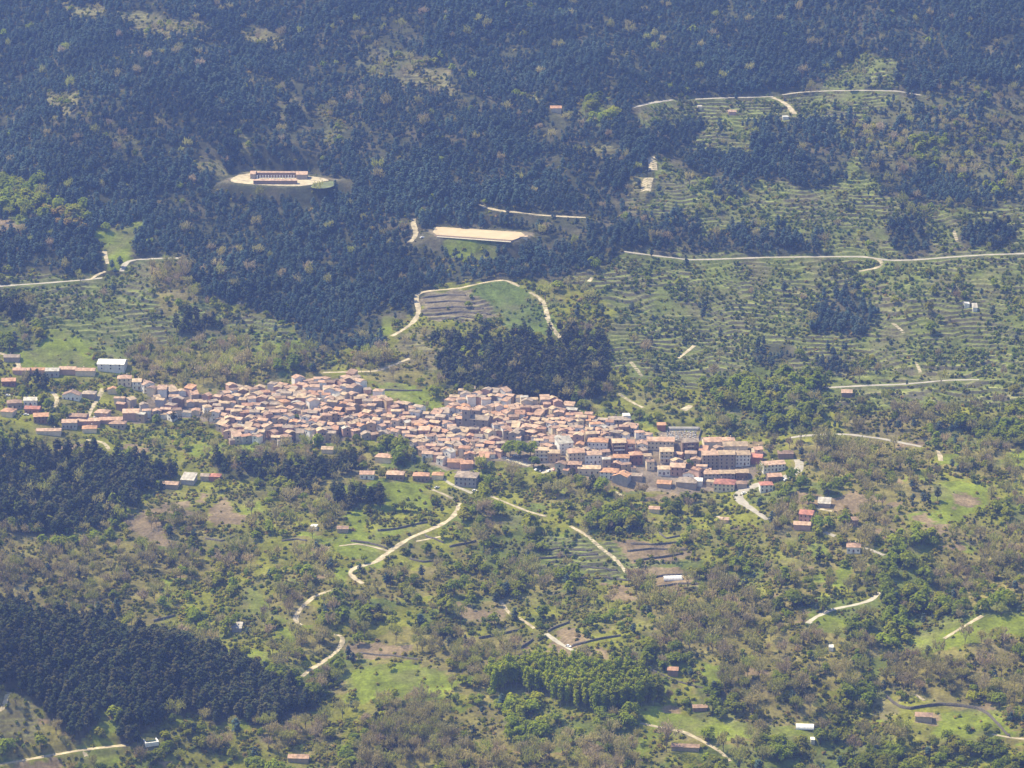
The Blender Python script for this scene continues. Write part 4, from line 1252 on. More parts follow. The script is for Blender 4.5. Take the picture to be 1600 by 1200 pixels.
for k in range(14):
    p = plane_pt(402 + k * 4.4, 279.6, yard_z)
    link('column', PC, yard, (p[0] - yard.location.x, p[1] - yard.location.y, 0), 0, (1, 1, 1.25))
for (a, b) in ((435, 288), (400, 280), (465, 282), (415, 272), (380, 283), (500, 286)):
    mark(a, b, 48, 7)
# pale yard surface
def sheet(name, poly, z, mat, kind='structure', rounds=0):
    for _ in range(rounds):                              # corners rounded off
        poly = [q for i in range(len(poly)) for q in (tuple(.75 * np.array(poly[i]) + .25 * np.array(poly[(i + 1) % len(poly)])), tuple(.25 * np.array(poly[i]) + .75 * np.array(poly[(i + 1) % len(poly)])))]
    b = MB(); b.poly([(x, y, z) for x, y in poly])
    me_ = b.mesh(name, mat)
    if me_.polygons[0].normal.z < 0:
        me_.flip_normals()
    return tag(link(name, me_), kind=kind)
M_sand = solid('sandy_pitch', (.40, .32, .19), .1, .08, rnd=0)
sheet('gravel_yard', on_plane([(356, 284), (368, 274), (398, 269), (470, 272.5), (520, 281), (503, 284), (478, 291), (430, 290.5), (385, 287.5)], yard_z + .08), yard_z + .08, M_dirt, rounds=3)
sheet('lawn', on_plane([(480, 291.5), (505, 284.5), (524, 282.5), (524, 291), (500, 296)], yard_z + .12), yard_z + .12, rounds=3, mat=solid('mown_grass', (.11, .135, .045), .3, .2, rnd=0))

# ------------------------------------------------------------------ sports pitch
sheet('sports_pitch', on_plane([(676, 362.5), (682, 354.0), (814, 362.8), (820, 367), (803, 375.2), (682, 366.8)], pitch_z + .08), pitch_z + .08, M_sand)
def wall_along(name, pts, h, th, mat, label, cat, group=None, z0=None, world=None):
    p = np.array(world if world is not None else at(*np.array(pts, float).T)[:, :2], float)[:, :2]
    d = np.r_[0, np.cumsum(np.hypot(*np.diff(p, axis=0).T))]
    n = max(2, int(d[-1] / 2.5) + 1)
    t = np.linspace(0, d[-1], n)
    p = np.stack([np.interp(t, d, p[:, k]) for k in (0, 1)], 1)
    tg = np.gradient(p, axis=0); tg /= np.linalg.norm(tg, axis=1)[:, None] + 1e-9
    nr = np.stack([-tg[:, 1], tg[:, 0]], 1)
    z = ground(p[:, 0], p[:, 1]) if z0 is None else np.full(n, z0)
    jit = 1 + .12 * vnoise(np.arange(n) * .7, np.zeros(n), 5) if mat is M_stone else np.ones(n)
    L, R = p + nr * th / 2, p - nr * th / 2
    V = np.stack([np.column_stack([L, z - 1]), np.column_stack([L, z + h * jit]), np.column_stack([R, z + h * jit]), np.column_stack([R, z - 1])], 1).reshape(-1, 3)
    ii = np.arange(n * 4).reshape(n, 4)
    F = []
    for i in range(n - 1):
        for k in range(3):
            F.append((ii[i, k], ii[i, k + 1], ii[i + 1, k + 1], ii[i + 1, k]))
    F += [tuple(ii[0, ::-1]), tuple(ii[-1])]
    return tag(link(name, mesh_np(name, V, F, [mat])), label, cat, group)
wall_along('retaining_wall', None, 1.0, .5, WM['brown'], 'brown wall along the near edge of the sandy sports pitch', 'wall', world=on_plane([(679, 368.6), (800, 377.2), (808, 374.5), (822, 368.2)], pitch_z), z0=pitch_z)
w_ = np.array(on_plane([(682, 371.3), (740, 375.5), (798, 379.6)], pitch_z - .6))
b = MB()
for i in range(2):
    a, c = w_[i], w_[i + 1]
    b.poly([(a[0], a[1], 0), (c[0], c[1], 0), (c[0] + .3, c[1] + 5.5, 0), (a[0] + .3, a[1] + 5.5, 0)])
zz = float(ground(w_[:, 0], w_[:, 1] + 3).max()) + .12
tag(link('footpath', b.mesh('footpath', M_pave), None, (0, 0, zz)), kind='structure')
gm = MB()
for sx in (-1.8, 1.8):
    gm.box((sx, 0, 1.2), (.12, .12, 2.4))
gm.box((0, 0, 2.36), (3.7, .12, .12))
GOAL = gm.mesh('goal_frame', M_whitewash)
for (gx, gy), lab in (((679, 360.5), 'white goal frame at the left end of the sandy pitch'), ((811, 369.5), 'white goal frame at the right end of the sandy pitch')):
    p = plane_pt(gx, gy, pitch_z)
    tag(link('goal', GOAL, None, (*p, pitch_z), math.pi / 2), lab, 'goal')
building('pavilion', 818, 373.5, 7, 5, 3, 'flat', 'cream', 'tan', -4, 15, 'little cream changing hut at the right corner of the pitch', 'hut')
for a in range(676, 820, 20):
    mark(a, 367, 12, 9)

# ------------------------------------------------------------------ cemetery
def cem(px, py):
    return plane_pt(px, py, cem_z)
wall_along('cemetery_wall', None, 2.8, 1.6, WM['grey'], 'grey rear wall with burial niches of the cemetery', 'wall', world=[cem(1043, 672.2), cem(1094, 672.4)], z0=cem_z)
wall_along('cemetery_wall', None, 2.0, .5, M_stone, 'stone right wall of the cemetery', 'wall', world=[cem(1096, 673), cem(1090, 691)], z0=cem_z)
wall_along('cemetery_wall', None, 1.6, .5, M_stone, 'stone front wall of the cemetery', 'wall', world=[cem(1037, 690.5), cem(1088, 692)], z0=cem_z)
tbm = MB(); tbm.box((0, 0, .45), (1.1, 2.2, .9)); tbm.box((0, 1.0, 1.1), (1.0, .3, 1.3)); M_tomb = solid('weathered_marble', (.40, .385, .35), .3, .8, rnd=.35)
TOMB = tbm.mesh('slab', M_tomb)
crm = MB(); crm.box((0, 1.0, 2.2), (.18, .18, .9)); crm.box((0, 1.0, 2.35), (.6, .16, .16)); CROSS = crm.mesh('cross', M_tomb)
for j in range(6):
    for i in range(11):
        if random.random() < .82:
            p = cem(1043 + i * 4.4 + random.uniform(-1, 1), 675.5 + j * 2.6 + random.uniform(-.4, .4))
            t = tag(empty('tomb', (*p, cem_z), random.gauss(0, .08)), 'white tomb among the close rows in the cemetery', 'tomb', 'tombs in the cemetery')
            s = random.uniform(.7, 1.15)
            t.scale = (s, s, s)
            link('slab', TOMB, t); link('cross', CROSS, t)
for a in (1045, 1060, 1075, 1090):
    mark(a, 683, 9, 10)

# ------------------------------------------------------------------ greenhouses, water tank, cars
def tunnel(px0, px1, yb, r, rot, label):
    k = mpp((px0 + px1) / 2, yb); L = (px1 - px0) * k
    p = at([(px0 + px1) / 2], [yb])[0]
    root = tag(empty('greenhouse', (p[0], p[1] + r, float(ground(p[0], p[1] + r)) - .2), math.radians(rot)), label, 'greenhouse')
    b = MB(); n = 10
    ring = [(-r * math.cos(math.pi * i / n), r * 1.0 * math.sin(math.pi * i / n)) for i in range(n + 1)]
    for i in range(n):
        (y0, z0), (y1, z1) = ring[i], ring[i + 1]
        b.poly([(-L / 2, y0, z0), (L / 2, y0, z0), (L / 2, y1, z1), (-L / 2, y1, z1)])
    link('cover', b.mesh('cover', M_whitewash), root)
    for sx in (-1, 1):
        b = MB(); b.poly([(sx * L / 2, y, z) for y, z in ring]); link('end_panel', b.mesh('end_panel', WM['grey']), root)
    for i in range(7):
        b = MB(); x = -L / 2 + L * i / 6
        for q in range(n):
            (y0, z0), (y1, z1) = ring[q], ring[q + 1]
            s = 1.02
            b.poly([(x - .06, y0 * s, z0 * s), (x + .06, y0 * s, z0 * s), (x + .06, y1 * s, z1 * s), (x - .06, y1 * s, z1 * s)])
        link('hoop', b.mesh('hoop', M_conc), root)
    HOUSE_SPOTS.append((p[0], p[1] + r, L / 2))
    mark((px0 + px1) / 2, yb - 4, (px1 - px0) / 2 + 2, 7)
tunnel(1037, 1066, 908, 3.0, 6, 'long white tunnel greenhouse among brown vegetable plots')
tunnel(1244, 1272, 1142, 3.0, -4, 'long white tunnel greenhouse at the right end of the bottom meadow')
p = at([235], [1166])[0]
tk = tag(empty('water_tank', (p[0], p[1] + 3, float(ground(p[0], p[1] + 3)) + .3), .35), 'white-rimmed square water tank below the near pine hill', 'water tank')
b = MB()
for c, s in (((0, -4, 0), (9, .7, 3)), ((0, 4, 0), (9, .7, 3)), ((-4.15, 0, 0), (.7, 7.3, 3)), ((4.15, 0, 0), (.7, 7.3, 3))):
    b.box(c, s)
link('rim', b.mesh('rim', M_whitewash), tk)
b = MB(); b.poly([(-3.8, -3.65, .7), (3.8, -3.65, .7), (3.8, 3.65, .7), (-3.8, 3.65, .7)]); link('water', b.mesh('water', solid('dark_water', (.03, .05, .045), .1, .5, rough=.1)), tk)
mark(235, 1160, 12, 9)
HOUSE_SPOTS.append((p[0], p[1] + 3, 6))

CARC = {'white': (.82, .82, .82), 'silver': (.55, .56, .58), 'dark blue': (.03, .05, .13), 'red': (.42, .04, .03), 'black': (.02, .02, .022)}
CM = {k: solid('car_paint_' + k.replace(' ', '_'), v, .02, 1, rough=.25, rnd=0) for k, v in CARC.items()}
M_tyre = solid('tyre_rubber', (.02, .02, .02), .1, 1)
def side_prism(profile, half):
    b = MB(); n = len(profile)
    for s in (-half, half):
        b.v += [(x, s, z) for x, z in profile]
    b.f += [tuple(range(n)), tuple(range(2 * n - 1, n - 1, -1))] + [((i + 1) % n, i, n + i, n + (i + 1) % n) for i in range(n)]
    return b
CAR_BODY = side_prism([(-2.1, .35), (2.1, .35), (2.15, .75), (1.2, .95), (-1.9, .98), (-2.15, .8)], .85)
CAR_TOP = side_prism([(-1.7, .97), (.95, .95), (.35, 1.45), (-1.2, 1.47)], .72)
CAR_ROOF = side_prism([(-1.25, 1.46), (.4, 1.44), (.3, 1.5), (-1.15, 1.52)], .74)
wv, wf = tube((0, -.1, 0), (0, .1, 0), .33, .33, 10)
wme = MB(); wme.v = [tuple(v) for v in wv]; wme.f = [tuple(int(i) for i in f) for f in wf] + [tuple(range(9, -1, -1)), tuple(range(10, 20))]
WHEEL = wme.mesh('wheel', M_tyre)
GLASS_ME = CAR_TOP.mesh('windows', M_glass)
BODY_ME = {k: CAR_BODY.mesh('body', m) for k, m in CM.items()}
ROOF_ME = {k: CAR_ROOF.mesh('roof', m) for k, m in CM.items()}
def car(px, py, col, rot, label, group=None):
    p = at([px], [py], Z)[0]
    t = tag(empty('parked_car', (p[0], p[1], float(ground(p[0], p[1])) + .16), math.radians(rot)), label, 'car', group)
    link('body', BODY_ME[col], t); link('windows', GLASS_ME, t); link('roof', ROOF_ME[col], t)
    for x in (-1.3, 1.3):
        for y in (-.8, .8):
            link('wheel', WHEEL, t, (x, y, .33))
for px, py, col, rot, lab in [
    (806, 713, 'white', 10, 'white car parked under the trees of the square'), (812, 714, 'silver', 20, 'silver car parked under the trees of the square'),
    (838, 735, 'white', 60, 'white car at the left end of the roadside parking'), (845, 737, 'dark blue', 65, 'dark blue car in the roadside parking'),
    (858, 737, 'white', 60, 'white car beside the red car in the roadside parking'), (866, 735, 'red', 62, 'red car in the roadside parking'), (873, 727, 'white', 30, 'white car below the cream four-storey block'),
    (1010, 724, 'white', 80, 'white car beside the dark brick-red house'), (1090, 726, 'white', 0, 'white car left of the tallest block'), (1062, 758, 'silver', 12, 'silver car behind the wide shed'),
    (1163, 772, 'white', 20, 'white car at the road junction'), (1228, 751, 'white', 40, 'white car below the road loop'), (742, 768, 'white', 0, 'white car outside the grey villa'),
    (683, 763, 'silver', 30, 'silver car on the lane left of the grey villa'), (888, 1011, 'white', -35, 'white van on the lane by the walled field'),
    (660, 372, 'white', 30, 'white car by the track left of the sports pitch'), (12, 619, 'white', 10, 'white car in the upper left hamlet'), (41, 649, 'white', 0, 'white car in front of the red-roofed house'),
    (788, 717, 'white', 5, 'white car on the lane at the left of the square'), (225, 652, 'white', 0, 'white car by the big plain pink house'), (148, 654, 'silver', 70, 'silver car at the foot of the longer pale track')]:
    car(px, py, col, rot, lab); mark(px, py, 4, 3)

# ------------------------------------------------------------------ dry stone walls
for pts, h, lab in [
    ([(856, 988), (872, 980), (890, 973)], 1.8, 'dark stone wall along the back of the small walled field'),
    ([(893, 1011), (915, 1005), (945, 998), (970, 994)], 1.8, 'dark stone wall at the right corner of the small walled field'),
    ([(748, 998), (780, 992), (812, 985)], 1.8, 'stone wall along a garden left of the walled field'),
    ([(815, 1013), (826, 1006), (833, 1000)], 2.0, 'short stone wall beside the brown plot'),
    ([(1385, 1090), (1397, 1100), (1408, 1107), (1422, 1109), (1450, 1104), (1470, 1102), (1500, 1104), (1528, 1108), (1542, 1116), (1556, 1130), (1568, 1143), (1578, 1152)], 2.4, 'long dark curving stone wall around the right meadow'),
    ([(590, 830), (630, 825), (668, 817)], 1.8, 'stone wall below gardens left of the winding track bend'),
    ([(548, 846), (575, 849), (606, 859)], 1.6, 'stone wall along the side path joining the winding track'),
    ([(664, 837), (680, 843), (694, 849)], 1.6, 'short stone wall right of the winding track'),
    ([(702, 855), (722, 851), (744, 846)], 1.6, 'dark stone wall across a small terrace right of the winding track'),
    ([(640, 874), (660, 879), (678, 877)], 1.6, 'stone wall around a brown plot below the winding track'),
    ([(240, 971), (258, 967), (274, 962)], 1.8, 'stone wall on the grass above the near pine hill'),
    ([(560, 1021), (610, 1025), (660, 1032)], 1.2, 'low stone wall along the meadow left of the poplar grove'),
    ([(1000, 1040), (1060, 1066), (1100, 1076)], 1.2, 'low stone wall behind the small dark barn'),
    ([(320, 842), (345, 846), (370, 838)], 1.4, 'stone wall on the green plot in the left gardens'),
    ([(440, 846), (465, 843), (480, 846)], 1.4, 'stone wall ring of an old pen in the left gardens'),
    ([(1030, 833), (1040, 842), (1062, 838)], 1.4, 'stone wall near the tan garden clearing under the right village'),
    ([(570, 612), (610, 610), (660, 611)], 1.4, 'stone wall across the meadow behind the village')]:
    wall_along('stone_wall', pts, h * .85, .6, M_stone, lab, 'wall')
    for (a, b_), (a2, b2) in zip(pts[:-1], pts[1:]):
        for f in (0, .25, .5, .75, 1):
            mark(a + f * (a2 - a), b_ + f * (b2 - b_) - 1, 4, 3 if h < 2.2 else 6)
for k, (pts, w_) in enumerate(zip([[(660, 466), (700, 461), (728, 462)], [(664, 474), (700, 471), (742, 474)], [(668, 483), (710, 480), (756, 484)], [(680, 491), (720, 488), (768, 492)], [(690, 499), (730, 496), (764, 499)]],
                                ['top', 'second', 'middle', 'fourth', 'lowest'])):
    wall_along('terrace_wall', pts, 1.2, .7, M_stone, w_ + ' curving terrace wall of the fallow field inside the looped track', 'wall', 'terrace walls of the fallow field')
# hedged terrace edges on the lower vegetable plots
for k, pts in enumerate([[(840, 862), (880, 858), (925, 862)], [(835, 874), (880, 870), (935, 868)], [(860, 888), (910, 887), (965, 893)], [(900, 905), (950, 904), (985, 908)],
                         [(985, 850), (1020, 852), (1060, 848)], [(980, 862), (1020, 858), (1075, 860)], [(990, 878), (1030, 872), (1065, 866)], [(1000, 905), (1040, 900), (1090, 896)], [(1015, 920), (1060, 913), (1095, 914)]]):
    wall_along('terrace_wall', pts, 1.4, .6, M_stone, ['top', 'second', 'third', 'fourth', 'upper', 'middle', 'lower', 'greenhouse', 'bottom'][k] + (' terrace wall of the green steps left of the straight track' if k < 4 else ' terrace wall among brown plots right of the straight track'), 'wall', 'terrace walls of the lower plots')

# ------------------------------------------------------------------ plants: where they grow
HS = np.array([h for h in HOUSE_SPOTS])
occ = np.zeros((700, 520), bool)                        # 2 m cells around buildings and cars
for hx, hy, hr in HS:
    i0, i1 = int((hx - hr - .5 + 520) / 2), int((hx + hr + .5 + 520) / 2)
    j0, j1 = int((hy - hr - .5 - 1840) / 2), int((hy + hr + .5 - 1840) / 2)
    occ[max(0, j0):max(0, j1 + 1), max(0, i0):max(0, i1 + 1)] = True

def scatter_points(spacing, dens, seed, height, jit=.42, see=.9, patch=None, rows=False):
    """a jittered lattice thinned by land cover; nothing stands on roads, yards or buildings or close in front of them"""
    r = np.random.default_rng(seed)
    gx = np.arange(-640, 640, spacing); gy = np.arange(1842, 3440, spacing * .9)
    X, Y = np.meshgrid(gx, gy)
    X = X + (np.arange(len(gy)) % 2)[:, None] * spacing / 2
    X, Y = X.ravel(), Y.ravel()
    X = X + r.normal(0, jit * spacing * .6, X.size); Y = Y + r.normal(0, jit * spacing * .6, X.size)
    m = (np.abs(X) < Y * .196)
    X, Y = X[m], Y[m]
    z = ground(X, Y)
    px, py, d = project(X, Y, z)
    m = (py > -110) & (py < 1330)
    X, Y, z, px, py, d = (q[m] for q in (X, Y, z, px, py, d))
    table = np.array([dens.get(c, 0.0) for c in CLS])
    pr = table[cover_at(px + r.normal(0, 3, X.size), py + r.normal(0, 2, X.size))]
    if patch:
        n = fbm(X / patch[0], Y / patch[0], seed + 5, 3)
        pr = pr * np.clip(.5 + patch[1] * n, .05, 1.6)
    m = r.random(X.size) < pr
    X, Y, z, px, py, d = (q[m] for q in (X, Y, z, px, py, d))
    hp = height * FPX / d
    ok_ = np.ones(X.size, bool)
    for f, chance in ((0, 1.0), (.3, see), (.6, see), (.9, see)):
        a = np.clip((px + 200).astype(int), 0, 1999); b_ = np.clip((py - hp * f + 150).astype(int), 0, 1499)
        hit = clear_mask[b_, a]
        if height > 5 and f:
            hit = hit | clear_mask[b_, np.clip(a - 3, 0, 1999)] | clear_mask[b_, np.clip(a + 3, 0, 1999)]
        ok_ &= ~(hit & (r.random(X.size) < chance))
    i, j = np.clip(((X + 520) / 2).astype(int), 0, 519), np.clip(((Y - 1840) / 2).astype(int), 0, 699)
    ok_ &= ~(occ[j, i] & (np.abs(X) < 520) & (Y < 3200))
    return [q[ok_] for q in (X, Y, z, px, py)]

PINEDARK = scatter_points(4.4, {'D': .98, 'K': .46}, 18, 12)
PINE = scatter_points(3.3, {'P': .96, 'p': .24, 'W': .03, 'T': .008, 'S': .01, 'G': .04, 'B': .012}, 11, 12, patch=(38, .4))
LEAFY = scatter_points(6.0, {'G': .85, 'S': .19, 'B': .2, 'T': .035, 'W': .08, 'p': .10, 'M': .03, 'H': .05, 'P': .012, 'K': .32, 'V': .06, 'O': .02, 'F': .02}, 12, 9, patch=(30, .9))
BARE = scatter_points(5.6, {'B': .5, 'S': .07, 'G': .10, 'p': .16, 'W': .07, 'P': .03, 'T': .03, 'M': .02, 'K': .12, 'H': .04, 'E': .03}, 13, 9, patch=(30, .8))
POPLAR = scatter_points(3.7, {'Y': 1.0}, 14, 5, .25)
BUSH = scatter_points(2.7, {'S': .8, 'B': .66, 'G': .5, 'W': .42, 'p': .5, 'T': .22, 'M': .05, 'E': .07, 'H': .14, 'P': .14, 'K': .3, 'D': .12, 'O': .06}, 15, 1.6, patch=(16, .8), see=.8)
VINE = scatter_points(3.6, {'T': .72, 'O': .55, 'H': .35, 'S': .34, 'W': .15, 'F': .05}, 16, 2.4, patch=(22, .9), see=.8)
print('plants', [len(q[0]) for q in (PINE, LEAFY, BARE, POPLAR, BUSH, VINE)])

def stuff(name, coll, pts, smin, smax, label, cat, seed, nprot, squash=(.9, 1.15), big=False):
    r = np.random.default_rng(seed)
    X, Y, z = pts[:3]
    n = len(X)
    me_ = bpy.data.meshes.new(name)
    me_.vertices.add(n)
    me_.vertices.foreach_set('co', np.stack([X, Y, z], 1).astype(np.float32).ravel())
    s = r.uniform(smin, smax, n) * (1 + .18 * fbm(X / 60, Y / 60, seed, 2))
    if big:
        s = s * np.where(cover_at(pts[3], pts[4]) == CI['G'], 1.45, 1.0)
    sc = np.stack([s, s, s * r.uniform(*squash, n)], 1)
    rt = np.stack([r.normal(0, .06, n), r.normal(0, .06, n), r.uniform(0, 6.283, n)], 1)
    for nm, ty, val in (('scl', 'FLOAT_VECTOR', sc), ('rot', 'FLOAT_VECTOR', rt)):
        a = me_.attributes.new(nm, ty, 'POINT'); a.data.foreach_set('vector', val.astype(np.float32).ravel())
    a = me_.attributes.new('pick', 'INT', 'POINT'); a.data.foreach_set('value', r.integers(0, nprot, n).astype(np.int32))
    o = tag(link(name, me_), label, cat, kind='stuff')
    ng = bpy.data.node_groups.new(name, 'GeometryNodeTree')
    ng.interface.new_socket('Geometry', in_out='INPUT', socket_type='NodeSocketGeometry')
    ng.interface.new_socket('Geometry', in_out='OUTPUT', socket_type='NodeSocketGeometry')
    N, Lk = ng.nodes, ng.links
    gi, go = N.new('NodeGroupInput'), N.new('NodeGroupOutput')
    ip = N.new('GeometryNodeInstanceOnPoints'); ci = N.new('GeometryNodeCollectionInfo')
    ci.inputs['Collection'].default_value = coll
    ci.inputs['Separate Children'].default_value = True; ci.inputs['Reset Children'].default_value = True
    ip.inputs['Pick Instance'].default_value = True
    def attr(nm, ty):
        q = N.new('GeometryNodeInputNamedAttribute'); q.data_type = ty; q.inputs['Name'].default_value = nm
        return next(x for x in q.outputs if x.enabled and x.name == 'Attribute')
    e2r = N.new('FunctionNodeEulerToRotation')
    Lk.new(attr('rot', 'FLOAT_VECTOR'), e2r.inputs[0])
    Lk.new(gi.outputs[0], ip.inputs['Points']); Lk.new(ci.outputs[0], ip.inputs['Instance'])
    Lk.new(attr('pick', 'INT'), ip.inputs['Instance Index']); Lk.new(e2r.outputs[0], ip.inputs['Rotation'])
    Lk.new(attr('scl', 'FLOAT_VECTOR'), ip.inputs['Scale'])
    Lk.new(ip.outputs[0], go.inputs[0])
    md = o.modifiers.new('plants', 'NODES'); md.node_group = ng
    return o

def singles(name, cat, fam, pts, smin, smax, seed, describe, limit=300):
    """the largest ones in view as trees of their own; returns the points left over"""
    X, Y, z, px, py = pts
    r = np.random.default_rng(seed)
    vis = (px > -5) & (px < 1605) & (py > 2) & (py < 1216)
    order = np.argsort(np.where(vis, Y, 1e9))[:limit]
    order = order[vis[order]]
    pairs = FAM[fam][1]
    for i in order:
        s = r.uniform(smin, smax) * (1.4 if fam == 'leafy' and cover_at(px[i:i + 1], py[i:i + 1])[0] == CI['G'] else 1)
        lab, grp = describe(px[i], py[i])
        t = tag(empty(name, (X[i], Y[i], z[i]), r.uniform(0, 6.28)), lab, cat, grp)
        t.scale = (s, s, s * r.uniform(.92, 1.12))
        cr, tr = pairs[int(r.integers(0, len(pairs)))]
        link('crown', cr, t); link('trunk', tr, t)
    rest = np.ones(len(X), bool); rest[order] = False
    return [q[rest] for q in (X, Y, z, px, py)]

def d_pine(px, py):
    if cover_at(np.array([px]), np.array([py]))[0] == CI['D']:
        return 'dark green pine in the dense wood covering the near left hill', 'pines of the near left hill'
    if px < 560:
        return 'pine standing apart from the dense wood of the near left hill', 'pines beside the near left hill'
    return 'pine standing among leafless trees in the lower right valley', 'scattered lower pines'
def d_leafy(px, py):
    if px < 560:
        return 'fresh green tree on the slope beside the near pine hill', 'green trees by the near pine hill'
    if px < 790:
        return 'fresh green tree in the scrub left below the poplar grove', 'green trees left of the poplars'
    if px < 1080:
        return 'green tree in the copse directly below the poplar grove', 'green trees below the poplars'
    if px < 1420:
        return 'green tree in the leafy belt under the bottom right meadow', 'green trees under the right meadow'
    return 'green tree around the walled right-hand meadow', 'green trees around the walled meadow'
def d_bare(px, py):
    if px < 560:
        return 'leafless grey-brown tree on the slope beside the near pine hill', 'bare trees by the near pine hill'
    if px < 800:
        return 'leafless grey-brown tree in the thicket left below the poplar grove', 'bare trees left of the poplars'
    if px < 1100:
        return 'leafless grey-brown tree along the bottom edge under the green copse', 'bare trees under the copse'
    if px < 1400:
        return 'leafless grey-brown tree in the lower right valley by the meadow', 'bare trees of the lower valley'
    return 'leafless grey-brown tree around the walled right-hand meadow', 'bare trees around the walled meadow'
def d_pop(px, py):
    return 'yellow-green poplar in the dense rectangular grove at the bottom', 'poplars of the grove'

PINEDARK = singles('pine_tree', 'tree', 'pinedark', PINEDARK, .82, 1.15, 21, d_pine)
LEAFY = singles('leafy_tree', 'tree', 'leafy', LEAFY, .75, 1.2, 22, d_leafy)
BARE = singles('bare_tree', 'tree', 'bare', BARE, .8, 1.25, 23, d_bare)
POPLAR = singles('poplar_tree', 'tree', 'poplar', POPLAR, .85, 1.1, 24, d_pop)

# trees the photo shows standing out on their own
def single_tree(kind, px, py, s, label, sz=1.0):
    p = at([px], [py])[0]
    fam = {'pine_tree': 'pinedark', 'leafy_tree': 'leafy', 'bare_tree': 'bare', 'poplar_tree': 'poplar'}[kind]
    pairs = FAM[fam][1]
    k = (int(px) * 7 + int(py)) % len(pairs)
    t = tag(empty(kind, (p[0], p[1], float(ground(p[0], p[1]))), px % 6), label, 'tree')
    t.scale = (s, s, s * sz)
    link('crown', pairs[k][0], t); link('trunk', pairs[k][1], t)
for k, (px, py, s_) in enumerate([(6, 318, 1.5), (24, 312, 1.3), (42, 322, 1.5), (58, 330, 1.4), (72, 336, 1.5), (86, 340, 1.3), (98, 342, 1.7), (112, 346, 1.6), (120, 356, 1.5), (104, 358, 1.4), (128, 362, 1.3), (12, 300, 1.2), (36, 302, 1.2), (92, 354, 1.2)]):
    p = at([px], [py])[0]
    t = tag(empty('amber_tree', (p[0], p[1], float(ground(p[0], p[1]))), k), 'yellowish amber broadleaf tree in the belt at the left edge above the road', 'tree', 'amber trees at the left edge')
    t.scale = (s_, s_, s_)
    link('crown', FAM['amber'][1][k % 3][0], t); link('trunk', FAM['amber'][1][k % 3][1], t)
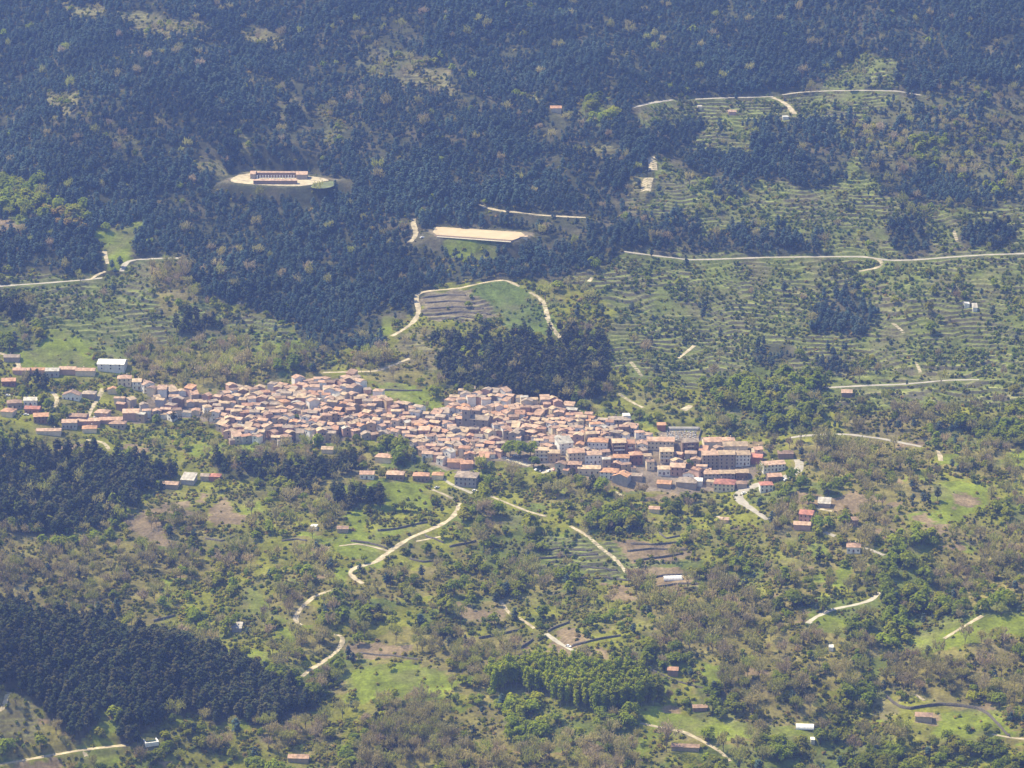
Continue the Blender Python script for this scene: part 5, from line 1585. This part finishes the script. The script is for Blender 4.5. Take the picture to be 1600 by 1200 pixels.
for a in [
    ('leafy_tree', 797, 714, 1.9, 'left of three dark green trees shading the village square'), ('leafy_tree', 813, 717, 2.1, 'middle of three dark green trees shading the village square'),
    ('leafy_tree', 829, 714, 1.8, 'right of three dark green trees shading the village square'), ('leafy_tree', 834, 732, 1.7, 'dark green tree in front of the flat-topped cream block'),
    ('pine_tree', 703, 952, 1.0, 'lone dark pine on the grass below the winding track'), ('pine_tree', 592, 968, 1.0, 'dark pine among bare trees left of the lower winding track'),
    ('pine_tree', 588, 1137, .95, 'lone dark round pine in the lower scrub, left one of a pair'), ('pine_tree', 654, 1150, 1.15, 'lone dark umbrella pine on a bare stem in the lower scrub'),
    ('leafy_tree', 1425, 935, 2.0, 'large spreading green tree right of the shaded lane'), ('leafy_tree', 1395, 880, 1.6, 'broad green tree below the white farmhouse'),
    ('pine_tree', 1280, 882, 1.1, 'dark evergreen on the slope above the shaded lane'), ('pine_tree', 1335, 894, .9, 'smaller dark evergreen above the bend of the shaded lane'),
    ('pine_tree', 579, 792, 1.35, 'left of two tall dark garden evergreens beside the pinkish hipped house'), ('pine_tree', 594, 794, 1.55, 'right of two tall dark garden evergreens beside the pinkish hipped house'),
    ('leafy_tree', 678, 622, 1.6, 'round green tree on the meadow behind the village'), ('leafy_tree', 733, 618, 1.3, 'green tree at the foot of the pine wood behind the upper hump'),
    ('leafy_tree', 15, 548, 1.8, 'large dark green tree beside the meadow at the left edge'), ('leafy_tree', 60, 530, 1.8, 'large round green tree at the top of the left meadow'),
    ('leafy_tree', 262, 615, 1.0, 'yellow-green tree at the left end of the dense village'), ('pine_tree', 271, 660, .9, 'dark tree among houses at the left end of the village'),
    ('pine_tree', 80, 670, 1.0, 'dark cypress-like tree beside the orange-roofed brown house'), ('pine_tree', 70, 612, 1.3, 'tall dark tree, right one of the clump in the left hamlet'),
    ('pine_tree', 58, 606, 1.3, 'tall dark tree, middle one of the clump in the left hamlet'), ('pine_tree', 44, 603, 1.1, 'tall dark tree, left one of the clump in the left hamlet'),
    ('pine_tree', 925, 766, 1.1, 'dark evergreen left of the grey blank-gabled house'), ('pine_tree', 873, 748, .8, 'small dark evergreen under the roadside parking'), ('pine_tree', 895, 750, .9, 'dark evergreen under the long low cream building'),
    ('leafy_tree', 905, 762, 1.5, 'yellow-green tree below the long low cream building'), ('leafy_tree', 850, 762, 1.5, 'yellow-green tree below the roadside parking'), ('bare_tree', 800, 762, 1.5, 'tall half-bare tree below the square'),
    ('leafy_tree', 680, 790, 1.2, 'round green tree beside the top of the winding track'), ('leafy_tree', 1078, 730, 1.0, 'green garden tree left of the tallest block'), ('leafy_tree', 1090, 742, .9, 'darker garden tree at the foot of the tallest block'),
    ('bare_tree', 1041, 1175, 1.5, 'big spreading bare tree on the bottom meadow beside the long barn'), ('bare_tree', 1130, 1175, 1.3, 'bare tree beside the track on the bottom meadow'),
    ('bare_tree', 1175, 1125, 1.4, 'broad reddish bare tree on the brown field above the meadow'), ('leafy_tree', 1462, 700, 1.2, 'green tree at the right end of the upper pale road'),
    ('leafy_tree', 1142, 668, 1.6, 'bright round green tree above the cemetery'), ('pine_tree', 1465, 783, .9, 'dark narrow evergreen on the right slope'), ('pine_tree', 1450, 786, .7, 'smaller dark evergreen on the right slope'),
    ('leafy_tree', 1222, 712, .8, 'dark green tree behind the low dark house at the road loop'), ('leafy_tree', 1270, 776, 1.1, 'green tree right of the road loop'), ('poplar_tree', 1035, 1100, .75, 'single poplar at the right corner of the grove'),
    ('leafy_tree', 900, 1165, 1.2, 'rounded green tree at the lower edge of the green copse'), ('leafy_tree', 235, 385, 1.3, 'bright green tree among pines above the left road'), ('leafy_tree', 1415, 1060, 1.0, 'green tree beside the stream bed')]:
    single_tree(*a)

stuff('pine_forest', FAM['pine'][0], PINE, .36, .92, 'dark pine forest tinted blue-green for distance haze, covering the upper mountainside', 'forest', 31, 6)
stuff('dark_pines', FAM['pinedark'][0], PINEDARK, .8, 1.2, 'darker pines in clumps below the village and behind it', 'forest', 37, 6)
stuff('leafy_wood', FAM['leafy'][0], LEAFY, .55, 1.3, 'fresh green broadleaved trees scattered over the slopes', 'trees', 32, 5, big=True)
stuff('bare_wood', FAM['bare'][0], BARE, .6, 1.15, 'leafless grey-brown woodland on the lower slopes', 'trees', 33, 6)
if len(POPLAR[0]):
    stuff('poplar_wood', FAM['poplar'][0], POPLAR, .8, 1.05, 'remaining poplars at the back of the grove', 'trees', 34, 5)
stuff('scrub', FAM['bush'][0], BUSH, .5, 1.6, 'low mixed scrub and bushes covering the slopes', 'scrub', 35, 6)
stuff('orchard_rows', FAM['vine'][0], VINE, .45, 1.15, 'low vines and fruit bushes on the stepped terraces', 'orchard', 36, 5)

# ------------------------------------------------------------------ the hazy air
hz = MB()
zmin, zmax = float(Z.min()) - 1.0, max(CAMZ, float(Z.max())) + 30
hz.box((0, 2790, (zmin + zmax) / 2), (4900, 6520, zmax - zmin))
m, n, l, o = new_mat('hazy_air')
pv = n.new('ShaderNodeVolumePrincipled')
pv.inputs['Color'].default_value = (*HAZE_COLOR, 1)
pv.inputs['Density'].default_value = HAZE_DENSITY
pv.inputs['Anisotropy'].default_value = .2
l.new(pv.outputs['Volume'], o.inputs['Volume'])
tag(link('haze', hz.mesh('haze', m)), kind='stuff')
